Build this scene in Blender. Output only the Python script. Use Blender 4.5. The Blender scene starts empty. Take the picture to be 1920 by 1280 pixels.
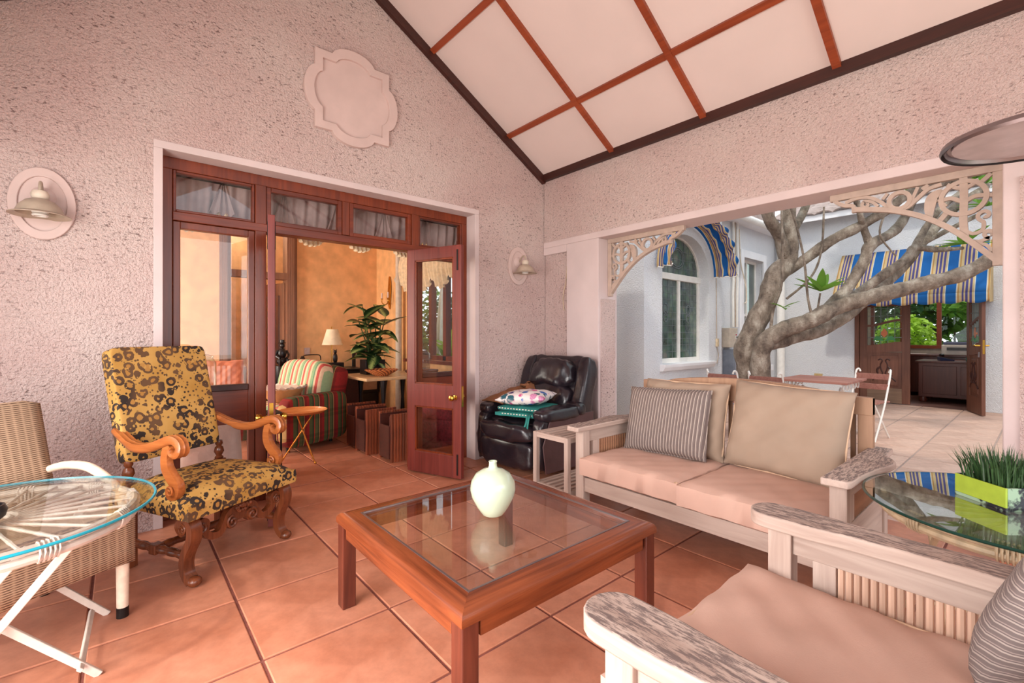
import bpy, bmesh, math, random
from mathutils import Vector, Matrix, Euler
SC = bpy.context.scene
COL = SC.collection
PI = math.pi
R = math.radians
random.seed(7)

# ------------------------------------------------------------------ camera, sky, lights, exposure
YAW = math.atan(735 / 860.0)
cam_d = bpy.data.cameras.new('camera')
cam_d.sensor_width = 36.0
cam_d.lens = 860.0 / 1920.0 * 36.0
cam_d.shift_y = -11.5 / 1920.0
cam_d.clip_start = 0.02
cam_d.clip_end = 300
cam = bpy.data.objects.new('camera', cam_d)
cam.location = (0, 0, 1.25)
cam.rotation_euler = (PI / 2, 0, -YAW)
COL.objects.link(cam)
SC.camera = cam

W = bpy.data.worlds.new('sky')
SC.world = W
W.use_nodes = True
_b = W.node_tree.nodes['Background']
_b.inputs[0].default_value = (0.86, 0.93, 1.0, 1)
_b.inputs[1].default_value = 1.75

def area(name, loc, rot, sx, sy, power, color):
    l = bpy.data.lights.new(name, 'AREA')
    l.shape = 'RECTANGLE'
    l.size, l.size_y, l.energy, l.color = sx, sy, power, color
    o = bpy.data.objects.new(name, l)
    o.location, o.rotation_euler = loc, rot
    COL.objects.link(o)
    return o
sun_l = bpy.data.lights.new('sun', 'SUN')
sun_l.energy, sun_l.angle, sun_l.color = 1.2, R(3), (1.0, 0.93, 0.82)
sun_o = bpy.data.objects.new('sun', sun_l)
sun_o.rotation_euler = (R(38), 0, R(-68))
COL.objects.link(sun_o)
# daylight entering by the open garden side on the left, by the open gable end behind, and by the living room window
area('daylight_garden_side', (-1.25, 1.1, 1.2), (0, R(-90), 0), 2.0, 2.4, 150, (1.0, 0.93, 0.89))
area('daylight_gable_end', (1.4, -3.4, 1.7), (R(90), 0, 0), 4.0, 3.0, 85, (1.0, 0.92, 0.90))
area('daylight_living_window', (-1.55, 6.15, 1.45), (0, R(-90), 0), 1.9, 1.3, 115, (1.0, 0.90, 0.78))

SC.view_settings.view_transform = 'Standard'
SC.view_settings.look = 'None'
SC.view_settings.exposure = 0.22
SC.view_settings.gamma = 1.0
SC.view_settings.use_curve_mapping = False

# ------------------------------------------------------------------ mesh building
def sgnp(a, p):
    return math.copysign(abs(a) ** p, a)

class MB:
    def __init__(s):
        s.v, s.f = [], []
    def add(s, vs, fs, M=None):
        n = len(s.v)
        for p in vs:
            p = Vector(p)
            s.v.append(M @ p if M else p)
        for q in fs:
            s.f.append(tuple(i + n for i in q))
        return s
    def box(s, c, d, M=None, taper=(1, 1)):
        x, y, z = d[0] / 2, d[1] / 2, d[2] / 2
        tx, ty = taper
        vs = [(-x, -y, -z), (x, -y, -z), (x, y, -z), (-x, y, -z), (-x * tx, -y * ty, z), (x * tx, -y * ty, z), (x * tx, y * ty, z), (-x * tx, y * ty, z)]
        vs = [Vector(p) for p in vs]
        if M:
            vs = [M @ p for p in vs]
        c = Vector(c)
        return s.add([p + c for p in vs], [(0, 3, 2, 1), (4, 5, 6, 7), (0, 1, 5, 4), (1, 2, 6, 5), (2, 3, 7, 6), (3, 0, 4, 7)])
    def bb(s, a, b):
        return s.box([(a[i] + b[i]) / 2 for i in range(3)], [abs(b[i] - a[i]) for i in range(3)])
    def bar(s, p0, p1, w, h, up=(0, 0, 1)):
        p0, p1 = Vector(p0), Vector(p1)
        d = (p1 - p0)
        L = d.length
        d.normalize()
        u = Vector(up)
        if abs(d.dot(u)) > 0.98:
            u = Vector((1, 0, 0))
        side = d.cross(u).normalized()
        u = side.cross(d)
        M = Matrix((side, d, u)).transposed()
        return s.box((p0 + p1) / 2, (w, L, h), M)
    def sweep(s, pts, prof, closed=False, scales=None, up=None, caps=True):
        """sweep a closed 2D profile along a path; prof (a,b): a along the side vector, b along the up vector"""
        pts = [Vector(p) for p in pts]
        n = len(pts)
        m = len(prof)
        T = []
        for i in range(n):
            if closed:
                t = pts[(i + 1) % n] - pts[i - 1]
            else:
                t = pts[min(i + 1, n - 1)] - pts[max(i - 1, 0)]
            if t.length < 1e-9:
                t = Vector((0, 0, 1))
            T.append(t.normalized())
        ref = Vector(up) if up else (Vector((0, 0, 1)) if abs(T[0].z) < 0.9 else Vector((1, 0, 0)))
        vs = []
        side = None
        for i in range(n):
            if up or side is None:
                sd = T[i].cross(ref)
                if sd.length < 1e-5:
                    sd = side or T[i].orthogonal()
                side = sd.normalized()
            else:
                side = (side - T[i] * side.dot(T[i])).normalized()
            b = side.cross(T[i])
            k = scales[i] if scales else 1.0
            ka, kb = k if isinstance(k, tuple) else (k, k)
            for (pa, pb) in prof:
                vs.append(pts[i] + side * pa * ka + b * pb * kb)
        fs = []
        for i in range(n if closed else n - 1):
            j = (i + 1) % n
            for a in range(m):
                c = (a + 1) % m
                fs.append((i * m + a, i * m + c, j * m + c, j * m + a))
        if caps and not closed:
            fs.append(tuple(range(m - 1, -1, -1)))
            fs.append(tuple((n - 1) * m + a for a in range(m)))
        return s.add(vs, fs)
    def tube(s, pts, r, n=8, closed=False):
        if not isinstance(r, (list, tuple)):
            r = [r] * len(pts)
        prof = [(math.cos(2 * PI * k / n), math.sin(2 * PI * k / n)) for k in range(n)]
        return s.sweep(pts, prof, closed, list(r))
    def ribbon(s, pts, w, t, up, closed=False, scales=None):
        return s.sweep(pts, [(-w / 2, -t / 2), (w / 2, -t / 2), (w / 2, t / 2), (-w / 2, t / 2)], closed, scales, up)
    def cyl(s, p0, p1, r0, r1=None, n=12):
        return s.tube([p0, p1], [r0, r0 if r1 is None else r1], n)
    def lathe(s, prof, n=20, c=(0, 0, 0), M=None, cap=True):
        vs, fs = [], []
        for (r, z) in prof:
            for k in range(n):
                a = 2 * PI * k / n
                vs.append((r * math.cos(a), r * math.sin(a), z))
        for i in range(len(prof) - 1):
            for k in range(n):
                j = (k + 1) % n
                fs.append((i * n + k, i * n + j, (i + 1) * n + j, (i + 1) * n + k))
        if cap:
            fs.append(tuple(range(n - 1, -1, -1)))
            fs.append(tuple((len(prof) - 1) * n + k for k in range(n)))
        vs = [Vector(p) for p in vs]
        if M:
            vs = [M @ p for p in vs]
        c = Vector(c)
        return s.add([p + c for p in vs], fs)
    def ball(s, c, r, n=10, m=8, e=1.0):
        if not isinstance(r, (list, tuple)):
            r = (r, r, r)
        vs, fs = [], []
        for i in range(m + 1):
            t = -PI / 2 + PI * i / m
            for k in range(n):
                a = 2 * PI * k / n
                ct = sgnp(math.cos(t), e)
                vs.append((c[0] + r[0] * ct * sgnp(math.cos(a), e), c[1] + r[1] * ct * sgnp(math.sin(a), e), c[2] + r[2] * sgnp(math.sin(t), e)))
        for i in range(m):
            for k in range(n):
                j = (k + 1) % n
                fs.append((i * n + k, i * n + j, (i + 1) * n + j, (i + 1) * n + k))
        return s.add(vs, fs)
    def prism(s, poly, t0, t1, mp=lambda a, b, t: (a, b, t)):
        n = len(poly)
        vs = [mp(a, b, t0) for a, b in poly] + [mp(a, b, t1) for a, b in poly]
        fs = [tuple(range(n - 1, -1, -1)), tuple(range(n, 2 * n))]
        for i in range(n):
            j = (i + 1) % n
            fs.append((i, j, n + j, n + i))
        return s.add(vs, fs)
    def grid(s, fn, nu, nv, M=None):
        vs = [fn(i / nu, j / nv) for i in range(nu + 1) for j in range(nv + 1)]
        fs = [(i * (nv + 1) + j, (i + 1) * (nv + 1) + j, (i + 1) * (nv + 1) + j + 1, i * (nv + 1) + j + 1) for i in range(nu) for j in range(nv)]
        return s.add(vs, fs, M)
    def pillow(s, w, d, t, n=14, p=3.0, edge=0.12, seed=0, wr=0.0, pinch=0.05, M=None):
        """cushion centred on the origin; w x d in plan, t thick, edge = edge thickness fraction"""
        rnd = random.Random(seed)
        ph = [rnd.uniform(0, 6.28) for _ in range(6)]
        def pt(u, v, sg):
            a, b = 2 * u - 1, 2 * v - 1
            h = max(0.0, (1 - abs(a) ** p)) ** 0.5 * max(0.0, (1 - abs(b) ** p)) ** 0.5
            h = edge + (1 - edge) * h
            k = 1 - pinch * (1 - (a * b) ** 2) * (max(abs(a), abs(b)) ** 6)
            x, y = a * w / 2 * k, b * d / 2 * k
            wz = wr * (math.sin(9 * a + ph[0] + 3 * b) * math.sin(7 * b + ph[1]) + 0.6 * math.sin(15 * (a - b) + ph[2])) * (1 - edge)
            return (x, y, sg * h * t / 2 + wz)
        s.grid(lambda u, v: pt(u, v, 1), n, n, M)
        k0 = len(s.v)
        vs = [pt(i / n, j / n, -1) for i in range(n + 1) for j in range(n + 1)]
        fs = [(i * (n + 1) + j, i * (n + 1) + j + 1, (i + 1) * (n + 1) + j + 1, (i + 1) * (n + 1) + j) for i in range(n) for j in range(n)]
        base = k0 - (n + 1) ** 2
        s.add(vs, fs, M)
        ring = [(i, 0) for i in range(n)] + [(n, j) for j in range(n)] + [(n - i, n) for i in range(n)] + [(0, n - j) for j in range(n)]
        for q in range(len(ring)):
            a, b = ring[q], ring[(q + 1) % len(ring)]
            ia, ib = a[0] * (n + 1) + a[1], b[0] * (n + 1) + b[1]
            s.f.append((base + ib, base + ia, k0 + ia, k0 + ib))
        return s
    def mesh(s, name, smooth=40):
        me = bpy.data.meshes.new(name)
        me.from_pydata([tuple(p) for p in s.v], [], s.f)
        me.update()
        b = bmesh.new()
        b.from_mesh(me)
        bmesh.ops.recalc_face_normals(b, faces=b.faces)
        b.to_mesh(me)
        b.free()
        if smooth:
            me.polygons.foreach_set('use_smooth', [True] * len(me.polygons))
            me.set_sharp_from_angle(angle=R(smooth))
        return me
    def build(s, name, mat, parent=None, smooth=40, bevel=0, loc=None, rot=None, label=None, sub=0):
        me = s.mesh(name, smooth)
        return link(name, me, mat, parent, bevel, loc, rot, label, sub)

def link(name, me, mat, parent=None, bevel=0, loc=None, rot=None, label=None, sub=0):
    o = bpy.data.objects.new(name, me)
    if mat and not me.materials:
        me.materials.append(mat)
    COL.objects.link(o)
    if parent:
        o.parent = parent
    if loc:
        o.location = loc
    if rot:
        o.rotation_euler = rot
    if bevel:
        m = o.modifiers.new('bevel', 'BEVEL')
        m.width, m.segments, m.limit_method, m.angle_limit = bevel, 2, 'ANGLE', R(50)
    if sub:
        m = o.modifiers.new('sub', 'SUBSURF')
        m.levels = m.render_levels = sub
    if label:
        o['label'] = label
    return o

def tag(o, label, cat, group=None):
    o['label'] = label
    o['category'] = cat
    if group:
        o['group'] = group
    return o
def thing(name, label, cat, loc=(0, 0, 0), rz=0, group=None):
    o = bpy.data.objects.new(name, None)
    o.empty_display_size = 0.1
    o.location, o.rotation_euler = loc, (0, 0, rz)
    COL.objects.link(o)
    return tag(o, label, cat, group)
def struct(o, label=None):
    o['kind'] = 'structure'
    if label:
        o['label'] = label
    return o
def sroot(name, label=None, loc=(0, 0, 0)):
    o = bpy.data.objects.new(name, None)
    o.location = loc
    COL.objects.link(o)
    return struct(o, label)
def copy_tree(o, parent=None, loc=None, rz=None, label=None):
    c = o.copy()
    COL.objects.link(c)
    c.parent = parent
    if loc is not None:
        c.location = loc
    if rz is not None:
        c.rotation_euler = (0, 0, rz)
    if label:
        c['label'] = label
    for ch in list(o.children):
        copy_tree(ch, c)
    return c
def arc(c, r, a0, a1, n=10, ax=(1, 0, 0), ay=(0, 0, 1)):
    c, ax, ay = Vector(c), Vector(ax), Vector(ay)
    return [c + ax * (r * math.cos(R(a0 + (a1 - a0) * i / n))) + ay * (r * math.sin(R(a0 + (a1 - a0) * i / n))) for i in range(n + 1)]
def spiral(c, r0, r1, a0, a1, n=14, ax=(1, 0, 0), ay=(0, 0, 1)):
    c, ax, ay = Vector(c), Vector(ax), Vector(ay)
    out = []
    for i in range(n + 1):
        t = i / n
        r, a = r0 + (r1 - r0) * t, R(a0 + (a1 - a0) * t)
        out.append(c + ax * (r * math.cos(a)) + ay * (r * math.sin(a)))
    return out
def smoothp(pts, k=6):
    """Catmull-Rom through points"""
    P = [Vector(p) for p in pts]
    out = []
    for i in range(len(P) - 1):
        a, b, c, d = P[max(i - 1, 0)], P[i], P[i + 1], P[min(i + 2, len(P) - 1)]
        for j in range(k):
            t = j / k
            out.append(0.5 * ((2 * b) + (c - a) * t + (2 * a - 5 * b + 4 * c - d) * t * t + (3 * b - a - 3 * c + d) * t ** 3))
    out.append(P[-1])
    return out
def lerps(vals, n):
    out = []
    for i in range(n):
        t = i / (n - 1) * (len(vals) - 1)
        k = min(int(t), len(vals) - 2)
        out.append(vals[k] + (vals[k + 1] - vals[k]) * (t - k))
    return out

# ------------------------------------------------------------------ materials
def srgb(r, g, b):
    return tuple(((c / 255) / 12.92 if c / 255 <= 0.04045 else ((c / 255 + 0.055) / 1.055) ** 2.4) for c in (r, g, b)) + (1,)
class NT:
    def __init__(s, name):
        s.m = bpy.data.materials.new(name)
        s.m.use_nodes = True
        s.t = s.m.node_tree
        s.p = s.t.nodes['Principled BSDF']
        s.out = s.t.nodes['Material Output']
        s.tc = s.n('ShaderNodeTexCoord').outputs['Object']
    def n(s, typ, **kw):
        x = s.t.nodes.new(typ)
        for k, v in kw.items():
            setattr(x, k, v)
        return x
    def l(s, a, b):
        s.t.links.new(a, b)
    def val(s, sock, v):
        if hasattr(v, 'links'):
            s.l(v, sock)
        else:
            sock.default_value = v
    def mapping(s, scale=(1, 1, 1), rot=(0, 0, 0), loc=(0, 0, 0), src=None):
        m = s.n('ShaderNodeMapping')
        s.l(src or s.tc, m.inputs[0])
        m.inputs['Scale'].default_value = scale
        m.inputs['Rotation'].default_value = rot
        m.inputs['Location'].default_value = loc
        return m.outputs[0]
    def noise(s, scale, detail=3, rough=0.5, src=None, dist=0):
        x = s.n('ShaderNodeTexNoise')
        s.l(src or s.tc, x.inputs['Vector'])
        x.inputs['Scale'].default_value, x.inputs['Detail'].default_value, x.inputs['Roughness'].default_value = scale, detail, rough
        x.inputs['Distortion'].default_value = dist
        return x.outputs['Fac']
    def vor(s, scale, feature='F1', src=None, out='Distance', rnd=1.0):
        x = s.n('ShaderNodeTexVoronoi', feature=feature)
        s.l(src or s.tc, x.inputs['Vector'])
        x.inputs['Scale'].default_value = scale
        x.inputs['Randomness'].default_value = rnd
        return x.outputs[out]
    def ramp(s, fac, stops, const=False):
        x = s.n('ShaderNodeValToRGB')
        if const:
            x.color_ramp.interpolation = 'CONSTANT'
        e = x.color_ramp.elements
        while len(e) < len(stops):
            e.new(0.5)
        for i, (p, c) in enumerate(stops):
            e[i].position = p
            e[i].color = c if len(c) == 4 else tuple(c) + (1,)
        s.val(x.inputs[0], fac)
        return x.outputs[0]
    def mix(s, fac, a, b, mode='MIX'):
        x = s.n('ShaderNodeMix', data_type='RGBA', blend_type=mode)
        s.val(x.inputs['Factor'], fac)
        s.val(x.inputs['A'], a)
        s.val(x.inputs['B'], b)
        return x.outputs['Result']
    def math(s, op, a, b=0.0):
        x = s.n('ShaderNodeMath', operation=op)
        s.val(x.inputs[0], a)
        s.val(x.inputs[1], b)
        return x.outputs[0]
    def sep(s, src=None):
        x = s.n('ShaderNodeSeparateXYZ')
        s.l(src or s.tc, x.inputs[0])
        return x.outputs
    def rnd(s):
        return s.n('ShaderNodeObjectInfo').outputs['Random']
    def bump(s, h, strength=0.5, dist=0.01):
        x = s.n('ShaderNodeBump')
        x.inputs['Strength'].default_value, x.inputs['Distance'].default_value = strength, dist
        s.l(h, x.inputs['Height'])
        s.l(x.outputs[0], s.p.inputs['Normal'])
    def done(s, col=None, rough=None, metal=None, spec=None, coat=None):
        for k, v in (('Base Color', col), ('Roughness', rough), ('Metallic', metal), ('Specular IOR Level', spec), ('Coat Weight', coat)):
            if v is not None:
                s.val(s.p.inputs[k], v)
        return s.m
def plain(name, col, rough=0.6, metal=0.0, var=0.12, scale=12, bump=0.0, bs=80, coat=None, spec=None):
    t = NT(name)
    c2 = tuple(x * (1 - var) for x in col[:3]) + (1,)
    c3 = tuple(min(1, x * (1 + var)) for x in col[:3]) + (1,)
    c = t.ramp(t.noise(scale, 4), [(0.3, c2), (0.7, c3)])
    if bump:
        t.bump(t.noise(bs, 3), bump, 0.004)
    return t.done(c, rough, metal, spec, coat)
def wood(name, c1, c2, rough=0.45, axis=0, scale=1.0, bump=0.15, rndv=0.25, dirt=None, dscale=60):
    """grain runs along the given local axis"""
    t = NT(name)
    sc = [28 * scale, 28 * scale, 28 * scale]
    sc[axis] = 1.6 * scale
    mp = t.mapping(tuple(sc))
    g = t.noise(1.0, 5, 0.6, mp, 0.8)
    big = t.noise(2.5, 2)
    c = t.ramp(g, [(0.28, c1), (0.72, c2)])
    c = t.mix(0.3, c, t.ramp(big, [(0.3, c1), (0.7, c2)]), 'MIX')
    if rndv:
        k = t.math('ADD', t.math('MULTIPLY', t.rnd(), rndv), 1 - rndv / 2)
        x = t.n('ShaderNodeHueSaturation')
        t.l(c, x.inputs['Color'])
        t.l(k, x.inputs['Value'])
        c = x.outputs[0]
    if dirt:
        sc2 = [dscale] * 3
        sc2[axis] = dscale * 0.16
        d = t.noise(1.0, 6, 0.75, t.mapping(tuple(sc2)))
        nz = t.n('ShaderNodeNewGeometry')
        up = t.sep(nz.outputs['Normal'])[2]
        up = t.ramp(up, [(0.6, (0, 0, 0)), (0.9, (1, 1, 1))])
        dm = t.ramp(d, [(0.45, (0, 0, 0)), (0.55, (1, 1, 1))])
        f = t.math('MULTIPLY', t.math('MULTIPLY', dm, up), 0.8)
        c = t.mix(f, c, dirt)
    t.bump(g, bump, 0.003)
    return t.done(c, rough)
def stripes(name, axis, period, stops, rough=0.8, second=None, bump=0.0, offset=0.0):
    """hard colour bands along a local axis; second = (axis, period, stops) multiplies for a plaid"""
    t = NT(name)
    def band(ax, per, st):
        x = t.sep()[ax]
        fr = t.math('FRACT', t.math('ADD', t.math('DIVIDE', x, per), 50.0 + offset))
        return t.ramp(fr, st, True)
    c = band(axis, period, stops)
    if second:
        c = t.mix(0.65, c, band(*second), 'MULTIPLY')
    c = t.mix(0.25, c, t.ramp(t.noise(30, 3), [(0.3, (0.5, 0.5, 0.5)), (0.7, (1, 1, 1))]), 'MULTIPLY')
    if bump:
        t.bump(t.noise(250, 2), bump, 0.002)
    return t.done(c, rough)
def thin_glass(name, tint=(0.96, 0.98, 0.97, 1), refl=1.0, ior=1.5, rough=0.0):
    t = NT(name)
    t.t.nodes.remove(t.p)
    tr = t.n('ShaderNodeBsdfTransparent')
    tr.inputs[0].default_value = tint
    gl = t.n('ShaderNodeBsdfGlossy')
    gl.inputs['Roughness'].default_value = rough
    lw = t.n('ShaderNodeLayerWeight')
    lw.inputs[0].default_value = 0.5
    r0 = ((ior - 1) / (ior + 1)) ** 2
    sch = t.math('ADD', t.math('MULTIPLY', t.math('POWER', lw.outputs['Facing'], 5.0), 1 - r0), r0)
    mx = t.n('ShaderNodeMixShader')
    t.l(t.math('MINIMUM', t.math('MULTIPLY', sch, refl), 1.0), mx.inputs[0])
    t.l(tr.outputs[0], mx.inputs[1])
    t.l(gl.outputs[0], mx.inputs[2])
    t.l(mx.outputs[0], t.out.inputs[0])
    return t.m
def plaster(name, base, pit, scale=70, strength=0.9, speck=0.42, pink=None):
    t = NT(name)
    n1 = t.noise(scale, 4, 0.55)
    n2 = t.noise(scale * 2.3, 2, 0.5)
    h = t.math('ADD', n1, t.math('MULTIPLY', n2, 0.4))
    big = t.noise(1.3, 3)
    b2 = pink or tuple(x * 0.88 for x in base[:3]) + (1,)
    c = t.ramp(big, [(0.35, base), (0.68, b2)])
    sp = t.ramp(t.noise(scale * 0.75, 3, 0.6, t.mapping((0.75, 0.75, 1.6), loc=(3, 5, 1))), [(speck - 0.07, (1, 1, 1)), (speck, (0, 0, 0))])
    mod = t.ramp(t.noise(2.2, 3), [(0.35, (0.25, 0.25, 0.25)), (0.65, (1, 1, 1))])
    c = t.mix(t.math('MULTIPLY', t.math('MULTIPLY', sp, mod), 0.8), c, pit)
    t.bump(h, strength, 0.028)
    return t.done(c, 0.9, spec=0.2)
def leopard(name):
    t = NT(name)
    dv = t.n('ShaderNodeTexNoise')
    t.l(t.tc, dv.inputs['Vector'])
    dv.inputs['Scale'].default_value = 22
    off = t.n('ShaderNodeVectorMath', operation='SCALE')
    t.l(dv.outputs['Color'], off.inputs[0])
    off.inputs['Scale'].default_value = 0.032
    ad = t.n('ShaderNodeVectorMath', operation='ADD')
    t.l(t.tc, ad.inputs[0])
    t.l(off.outputs[0], ad.inputs[1])
    src = ad.outputs[0]
    d = t.vor(18.5, src=src, rnd=0.9)
    ring = t.ramp(d, [(0.0, (0, 0, 0)), (0.20, (0, 0, 0)), (0.27, (1, 1, 1)), (0.47, (1, 1, 1)), (0.54, (0, 0, 0))])
    brk = t.ramp(t.noise(28, 2, 0.5), [(0.36, (0, 0, 0)), (0.41, (1, 1, 1))])
    f = t.ramp(t.math('MULTIPLY', ring, brk), [(0.42, (0, 0, 0)), (0.52, (1, 1, 1))])
    spot = t.ramp(t.vor(44), [(0.25, (1, 1, 1)), (0.31, (0, 0, 0))])
    smask = t.ramp(d, [(0.53, (0, 0, 0)), (0.58, (1, 1, 1))])
    f = t.math('MAXIMUM', f, t.math('MULTIPLY', spot, smask))
    dk = t.mix(t.ramp(t.noise(4.5, 1), [(0.48, (0, 0, 0)), (0.66, (1, 1, 1))]), srgb(40, 28, 23), srgb(98, 68, 42))
    base = t.ramp(t.noise(6, 3), [(0.3, srgb(170, 124, 52)), (0.7, srgb(194, 150, 80))])
    inner = t.ramp(d, [(0.2, (1, 1, 1)), (0.3, (0, 0, 0))])
    base = t.mix(t.math('MULTIPLY', inner, 0.5), base, srgb(150, 94, 36))
    t.bump(t.noise(400, 2), 0.15, 0.001)
    return t.done(t.mix(f, base, dk), 0.75)
def floral(name):
    t = NT(name)
    src = t.mapping((1, 1, 0.4))
    d = t.vor(13, src=src)
    pal = t.ramp(t.sep(t.vor(13, src=src, out='Color'))[0], [(0, srgb(222, 90, 150)), (0.22, srgb(60, 110, 190)), (0.42, srgb(70, 45, 110)), (0.6, srgb(225, 150, 190)), (0.8, srgb(40, 95, 110))], True)
    pet = t.noise(60, 2)
    f = t.ramp(t.math('ADD', d, t.math('MULTIPLY', pet, 0.35)), [(0.58, (1, 1, 1)), (0.66, (0, 0, 0))])
    keep = t.ramp(t.noise(7, 1), [(0.36, (0, 0, 0)), (0.42, (1, 1, 1))])
    swirl = t.ramp(t.math('FRACT', t.math('MULTIPLY', d, 6.0)), [(0.5, (0.55, 0.55, 0.55)), (0.6, (1, 1, 1))])
    pal = t.mix(0.6, pal, swirl, 'MULTIPLY')
    c = t.mix(t.math('MULTIPLY', f, keep), srgb(232, 222, 218), pal)
    return t.done(c, 0.55)

M = {}
PINK = srgb(226, 205, 200)
M['roughcast'] = plaster('roughcast_plaster', srgb(228, 207, 201), srgb(100, 72, 67), 66, 1.0, 0.41, srgb(218, 189, 184))
M['roughcast_out'] = plaster('roughcast_outside', srgb(232, 232, 234), srgb(170, 172, 180), 62, 0.8, 0.33, srgb(222, 224, 230))
M['plaster'] = plain('smooth_plaster', srgb(208, 190, 188), 0.85, var=0.06, scale=3, bump=0.15, bs=60)
M['plaster_out'] = plain('smooth_plaster_outside', srgb(232, 231, 233), 0.85, var=0.05, scale=3, bump=0.1)
M['moulding'] = plain('plaster_moulding', srgb(206, 182, 176), 0.8, var=0.06, scale=6, bump=0.08)
M['cream_paint'] = plain('cream_paint', srgb(205, 190, 172), 0.55, var=0.1, scale=18, bump=0.1)
M['panel'] = plain('ceiling_board', srgb(222, 204, 199), 0.8, var=0.03, scale=2, bump=0.05)
M['dark_trim'] = wood('dark_trim', srgb(46, 18, 14), srgb(74, 32, 22), 0.5, 1)
M['batten'] = wood('ceiling_batten', srgb(120, 48, 24), srgb(164, 76, 40), 0.45, 1)
M['mahogany'] = wood('mahogany', srgb(80, 28, 13), srgb(134, 58, 27), 0.32, 2)
M['mahogany_x'] = wood('mahogany_cross', srgb(78, 26, 12), srgb(130, 54, 25), 0.32, 0)
M['leaf_red'] = wood('red_mahogany', srgb(82, 30, 26), srgb(122, 52, 44), 0.4, 2)
M['table_wood'] = wood('table_wood', srgb(80, 34, 20), srgb(158, 82, 46), 0.2, 1, 1.1, 0.2, 0.15)
M['table_wood_x'] = wood('table_wood_cross', srgb(80, 34, 20), srgb(158, 82, 46), 0.2, 0, 1.1, 0.2, 0.15)
M['table_leg'] = wood('table_leg', srgb(66, 28, 22), srgb(122, 60, 42), 0.3, 2, 1.1)
M['carved'] = wood('carved_walnut', srgb(70, 33, 19), srgb(132, 70, 40), 0.25, 2, 1.2, 0.1)
M['carved_lt'] = wood('carved_arm', srgb(136, 70, 32), srgb(192, 114, 60), 0.22, 1, 1.2, 0.1)
WW1, WW2 = srgb(158, 134, 122), srgb(204, 184, 172)
DIRT = srgb(88, 74, 74)
for a, k in enumerate('xyz'):
    M['wash_' + k] = wood('whitewashed_' + k, WW1, WW2, 0.7, a, 0.8, 0.2, 0.12)
    M['worn_' + k] = wood('weathered_' + k, WW1, WW2, 0.75, a, 0.8, 0.3, 0.1, DIRT, 130)
M['wash_dk'] = wood('aged_teak', srgb(140, 104, 80), srgb(178, 140, 112), 0.65, 2, 0.8, 0.2, 0.12)
M['cane'] = wood('cane_stick', srgb(176, 128, 98), srgb(226, 200, 182), 0.5, 2, 1.0, 0.2, 0.35)
M['white_cane'] = plain('white_painted_cane', srgb(204, 188, 176), 0.5, var=0.08, scale=30, bump=0.2)
M['tan_cane'] = plain('tan_cane', srgb(206, 184, 152), 0.5, var=0.22, scale=25, bump=0.2)
M['beige'] = plain('beige_cotton', srgb(204, 168, 152), 0.9, var=0.07, scale=5, bump=0.12, bs=300)
M['taupe'] = plain('taupe_cotton', srgb(158, 137, 119), 0.9, var=0.07, scale=5, bump=0.12, bs=300)
M['piping'] = plain('piping', srgb(200, 168, 140), 0.85, var=0.05)
M['leather'] = plain('black_leather', srgb(32, 25, 31), 0.26, var=0.3, scale=9, bump=0.35, bs=45, spec=0.6)
M['leather_side'] = plain('brown_vinyl', srgb(86, 58, 58), 0.5, var=0.15, scale=9, bump=0.2, bs=120)
M['leopard'] = leopard('leopard_print')
M['floral'] = floral('floral_print')
M['teal'] = plain('teal_cotton', srgb(28, 120, 112), 0.7, var=0.15, scale=14, bump=0.15)
M['teal_pipe'] = stripes('teal_cord', 0, 0.03, [(0, srgb(230, 225, 210)), (0.5, srgb(40, 130, 120))])
M['brown_cloth'] = plain('brown_suede', srgb(132, 84, 54), 0.9, var=0.18, scale=10, bump=0.2)
M['vase'] = plain('celadon_glaze', srgb(194, 208, 182), 0.12, var=0.03, scale=8, coat=0.6)
M['black'] = plain('black_lacquer', srgb(24, 20, 22), 0.35, var=0.2)
M['iron'] = plain('dark_iron', srgb(38, 30, 28), 0.5, 0.6)
M['brass'] = plain('brass', srgb(206, 160, 70), 0.22, 1.0, var=0.1)
M['steel'] = plain('brushed_steel', srgb(150, 140, 142), 0.35, 0.9, var=0.08)
M['enamel'] = plain('aged_enamel', srgb(176, 158, 140), 0.4, var=0.15, scale=14)
M['white_metal'] = plain('white_painted_metal', srgb(232, 228, 222), 0.4, var=0.06)
M['bracket'] = plain('bracket_paint', srgb(184, 162, 148), 0.55, var=0.1, scale=18, bump=0.1)
M['cream_cane'] = plain('cream_painted_cane', srgb(228, 204, 182), 0.5, var=0.1, scale=30, bump=0.2)
def tile_mat(name, c1, c2, rough):
    t = NT(name)
    n = t.noise(3.0, 5, 0.6)
    c = t.ramp(n, [(0.28, c1), (0.72, c2)])
    st = t.ramp(t.noise(14, 5, 0.7), [(0.36, (0.72, 0.70, 0.70)), (0.6, (1, 1, 1))])
    c = t.mix(0.55, c, st, 'MULTIPLY')
    x = t.n('ShaderNodeHueSaturation')
    t.l(c, x.inputs['Color'])
    t.l(t.math('ADD', t.math('MULTIPLY', t.rnd(), 0.22), 0.88), x.inputs['Value'])
    t.bump(t.noise(22, 4), 0.12, 0.004)
    return t.done(x.outputs[0], t.ramp(n, [(0.3, (rough,) * 3), (0.7, (rough + 0.18,) * 3)]), spec=0.4)
M['tile'] = tile_mat('terracotta_tile', srgb(180, 110, 82), srgb(208, 142, 114), 0.26)
M['tile_out'] = tile_mat('courtyard_tile', srgb(196, 156, 138), srgb(218, 184, 166), 0.55)
M['mortar'] = plain('grout', srgb(128, 72, 62), 0.9, var=0.2, scale=30)
M['mortar_out'] = plain('grout_outside', srgb(170, 148, 138), 0.9, var=0.2, scale=30)
M['glass'] = thin_glass('clear_pane', (0.97, 0.975, 0.97, 1), 1.0)
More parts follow.
